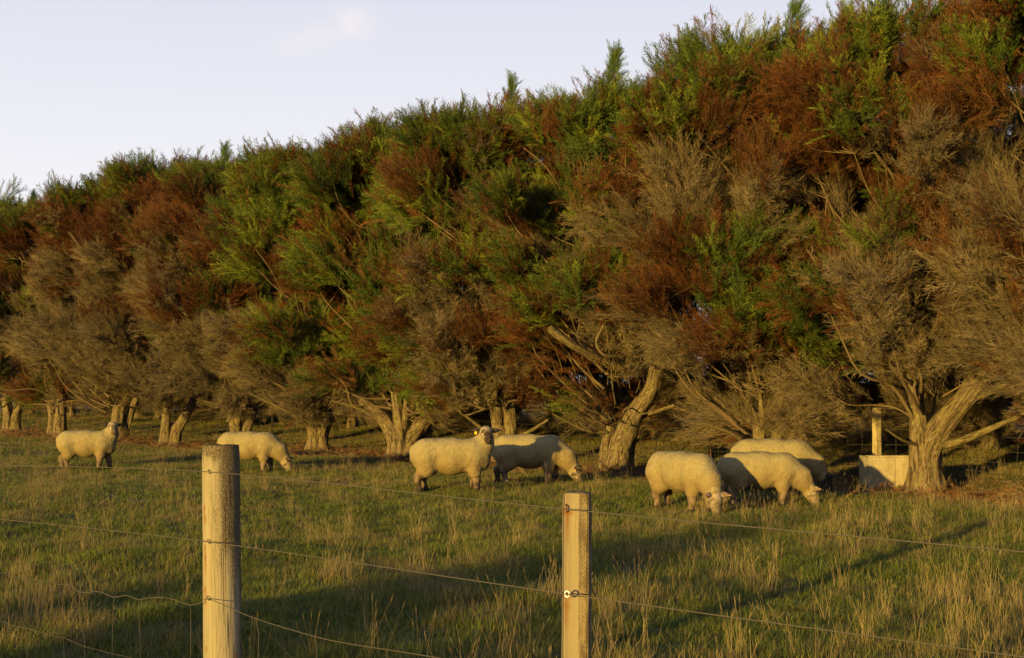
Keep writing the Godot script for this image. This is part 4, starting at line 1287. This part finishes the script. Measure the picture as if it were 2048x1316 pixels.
	for p in [[Vector3(-2.295, 0.753, -6.355), Vector3(-2.280, 0.687, -6.346), Vector3(-2.278, 0.547, -6.344), Vector3(-2.283, 0.386, -6.348), Vector3(-2.278, 0.186, -6.344)],
		[Vector3(-2.119, 0.745, -6.238), Vector3(-2.122, 0.582, -6.239), Vector3(-2.116, 0.532, -6.236), Vector3(-2.107, 0.386, -6.230), Vector3(-2.104, 0.168, -6.228)],
		[Vector3(-1.940, 0.740, -6.118), Vector3(-1.919, 0.669, -6.103), Vector3(-1.910, 0.584, -6.098), Vector3(-1.910, 0.517, -6.098), Vector3(-1.900, 0.392, -6.091), Vector3(-1.897, 0.178, -6.089)],
		[Vector3(-1.827, 0.718, -6.042), Vector3(-1.819, 0.604, -6.037), Vector3(-1.795, 0.493, -6.021), Vector3(-1.801, 0.257, -6.024)],
		[Vector3(-1.647, 0.715, -5.921), Vector3(-1.652, 0.571, -5.925), Vector3(-1.652, 0.481, -5.925), Vector3(-1.649, 0.280, -5.923)],
		[Vector3(-1.523, 0.717, -5.838), Vector3(-1.516, 0.587, -5.833), Vector3(-1.511, 0.473, -5.830), Vector3(-1.508, 0.260, -5.828)],
		[Vector3(-1.274, 0.721, -5.671), Vector3(-1.270, 0.595, -5.668), Vector3(-1.274, 0.459, -5.671), Vector3(-1.272, 0.276, -5.670)],
		[Vector3(-0.957, 0.720, -5.350), Vector3(-0.943, 0.655, -5.334), Vector3(-0.946, 0.542, -5.337), Vector3(-0.943, 0.317, -5.334)],
		[Vector3(-0.693, 0.705, -5.052), Vector3(-0.686, 0.600, -5.045), Vector3(-0.689, 0.368, -5.047)],
		[Vector3(-0.413, 0.719, -4.737), Vector3(-0.411, 0.611, -4.735), Vector3(-0.409, 0.412, -4.733)]]:
		obj("stay_wire", rope(p, 0.0013, 4), mats.wire, net)

# ------------------------------------------------------------------ grass
func make_grass() -> void:
	var short_ := []
	for i in 4: short_.append(make_tuft(44, 0.035, 0.10, 0.0021, 0.095, 1.0))
	var dry := []
	for i in 4: dry.append(make_tuft(34, 0.035, 0.11, 0.0016, 0.09, 0.95))
	var stalk := []
	for i in 4: stalk.append(make_stalks())
	var bg := bins(short_)
	var bd := bins(dry)
	var bs := bins(stalk)
	var gp := noise(15, 0.42, 3)
	var gq := noise(16, 1.5, 2)
	# bands of depth: [from, to, tufts per square metre, scale]
	for band in [[6.8, 11.0, 230.0, 0.95], [11.0, 16.0, 170.0, 1.05], [16.0, 22.0, 115.0, 1.2], [22.0, 30.0, 75.0, 1.4], [30.0, 42.0, 45.0, 1.7], [42.0, 62.0, 24.0, 2.0]]:
		var left: float = -0.37 * band[1] - 1.2
		var right: float = 0.37 * band[1] + 1.2
		var n := int((right - left) * (band[1] - band[0]) * band[2])
		for i in n:
			var x := rng.randf_range(left, right)
			var d := rng.randf_range(band[0], band[1])
			if absf(x) > 0.37 * d + 1.2: continue
			var back := behind(x, d)
			if back > 13.0: continue
			var p := gp.get_noise_2d(x, d)
			var q := gq.get_noise_2d(x, d)
			var bare := exp(-pow((back + 0.25 + 0.5 * q) / 1.0, 2.0))           # trodden litter under the trees
			if rng.randf() < bare * 0.55: continue
			var dryness := 0.17 + 0.8 * p + 0.4 * q + 0.22 * smoothstep(17.0, 24.0, d) + 0.12 * smoothstep(-0.1, 0.25, x / d) + 0.45 * bare + 0.3 * smoothstep(-4.5, -0.8, back)
			var o := ground_at(x, d)
			var tall := 1.0 + 0.6 * q + 0.5 * p
			var sc: float = band[3] * rng.randf_range(0.7, 1.25)
			var b := Basis(Vector3.UP, rng.randf() * TAU) * Basis(Vector3.RIGHT, rng.randfn(0.0, 0.12))
			var t := rng.randf_range(0.75, 1.25)
			if rng.randf() < dryness:
				var c := Color(0.173, 0.132, 0.0545).lerp(Color(0.134, 0.116, 0.0417), rng.randf()) * t
				if bare > 0.35 and rng.randf() < bare: c = Color(0.21, 0.105, 0.045) * t
				var hgt: float = sc * clampf(tall, 0.6, 1.5) * (1.0 - 0.6 * bare) / band[3] * lerpf(1.0, 0.8, smoothstep(14.0, 18.0, d))
				var bin: Bin = bd[rng.randi() % 4]
				bin.add(b * Basis.from_scale(Vector3(sc, hgt, sc)), o, c)
			else:
				var c := Color(0.068, 0.092, 0.013).lerp(Color(0.118, 0.13, 0.02), rng.randf()) * t
				var hgt: float = sc * clampf(tall, 0.6, 1.4) / band[3] * lerpf(1.0, 0.8, smoothstep(14.0, 18.0, d))
				var bin: Bin = bg[rng.randi() % 4]
				bin.add(b * Basis.from_scale(Vector3(sc, hgt, sc)), o, c)
			if rng.randf() < 0.008 + 0.055 * smoothstep(0.05, 0.5, p + 0.5 * q + 0.25 * smoothstep(-0.05, 0.2, x / d) - 0.1) * (1.0 - smoothstep(-2.0, 0.0, back)):
				var bin: Bin = bs[rng.randi() % 4]
				var hs := rng.randf_range(0.6, 1.05)
				bin.add(b * Basis.from_scale(Vector3(1, hs, 1)), o, Color(0.22, 0.17, 0.078) * t)
	var o1 := thing("meadow_grass", "rough mix of green and dry tan paddock grass", "grass")
	o1.set_meta("kind", "stuff")
	for b in bg: place(b, "green_grass", mats.grass, o1)
	for b in bd: place(b, "dry_grass", mats.grass, o1)
	for b in bs: place(b, "seed_stalks", mats.grass, o1)
	# fallen twigs and dead sprays under the trees
	var litter := thing("fallen_twigs", "brown litter of fallen twigs and dead needles under the front trees", "litter")
	litter.set_meta("kind", "stuff")
	var bl := bins(twigs)
	var bn := bins(plumes)
	for i in 2600:
		var p := hedge_point(rng.randf_range(-32.0, 4.0), rng.randfn(-0.3, 0.75))
		var d := Vector3(rng.randfn(0, 1), rng.randfn(0.12, 0.12), rng.randfn(0, 1)).normalized()
		var t := rng.randf_range(0.6, 1.3)
		if i % 3 == 0: (bl[i % 4] as Bin).add(facing(d, rng.randf() * TAU, rng.randf_range(0.3, 0.75), 0.6), ground_at(p.x, p.y, 0.015), Color(0.14, 0.10, 0.055) * t)
		else: (bn[i % 4] as Bin).add(facing(d, rng.randf() * TAU, rng.randf_range(0.35, 0.8), 0.7), ground_at(p.x, p.y, 0.01), Color(0.15, 0.075, 0.03) * t)
	for b in bl: place(b, "twigs", mats.twig, litter)
	for b in bn: place(b, "dead_sprays", mats.leaf, litter)
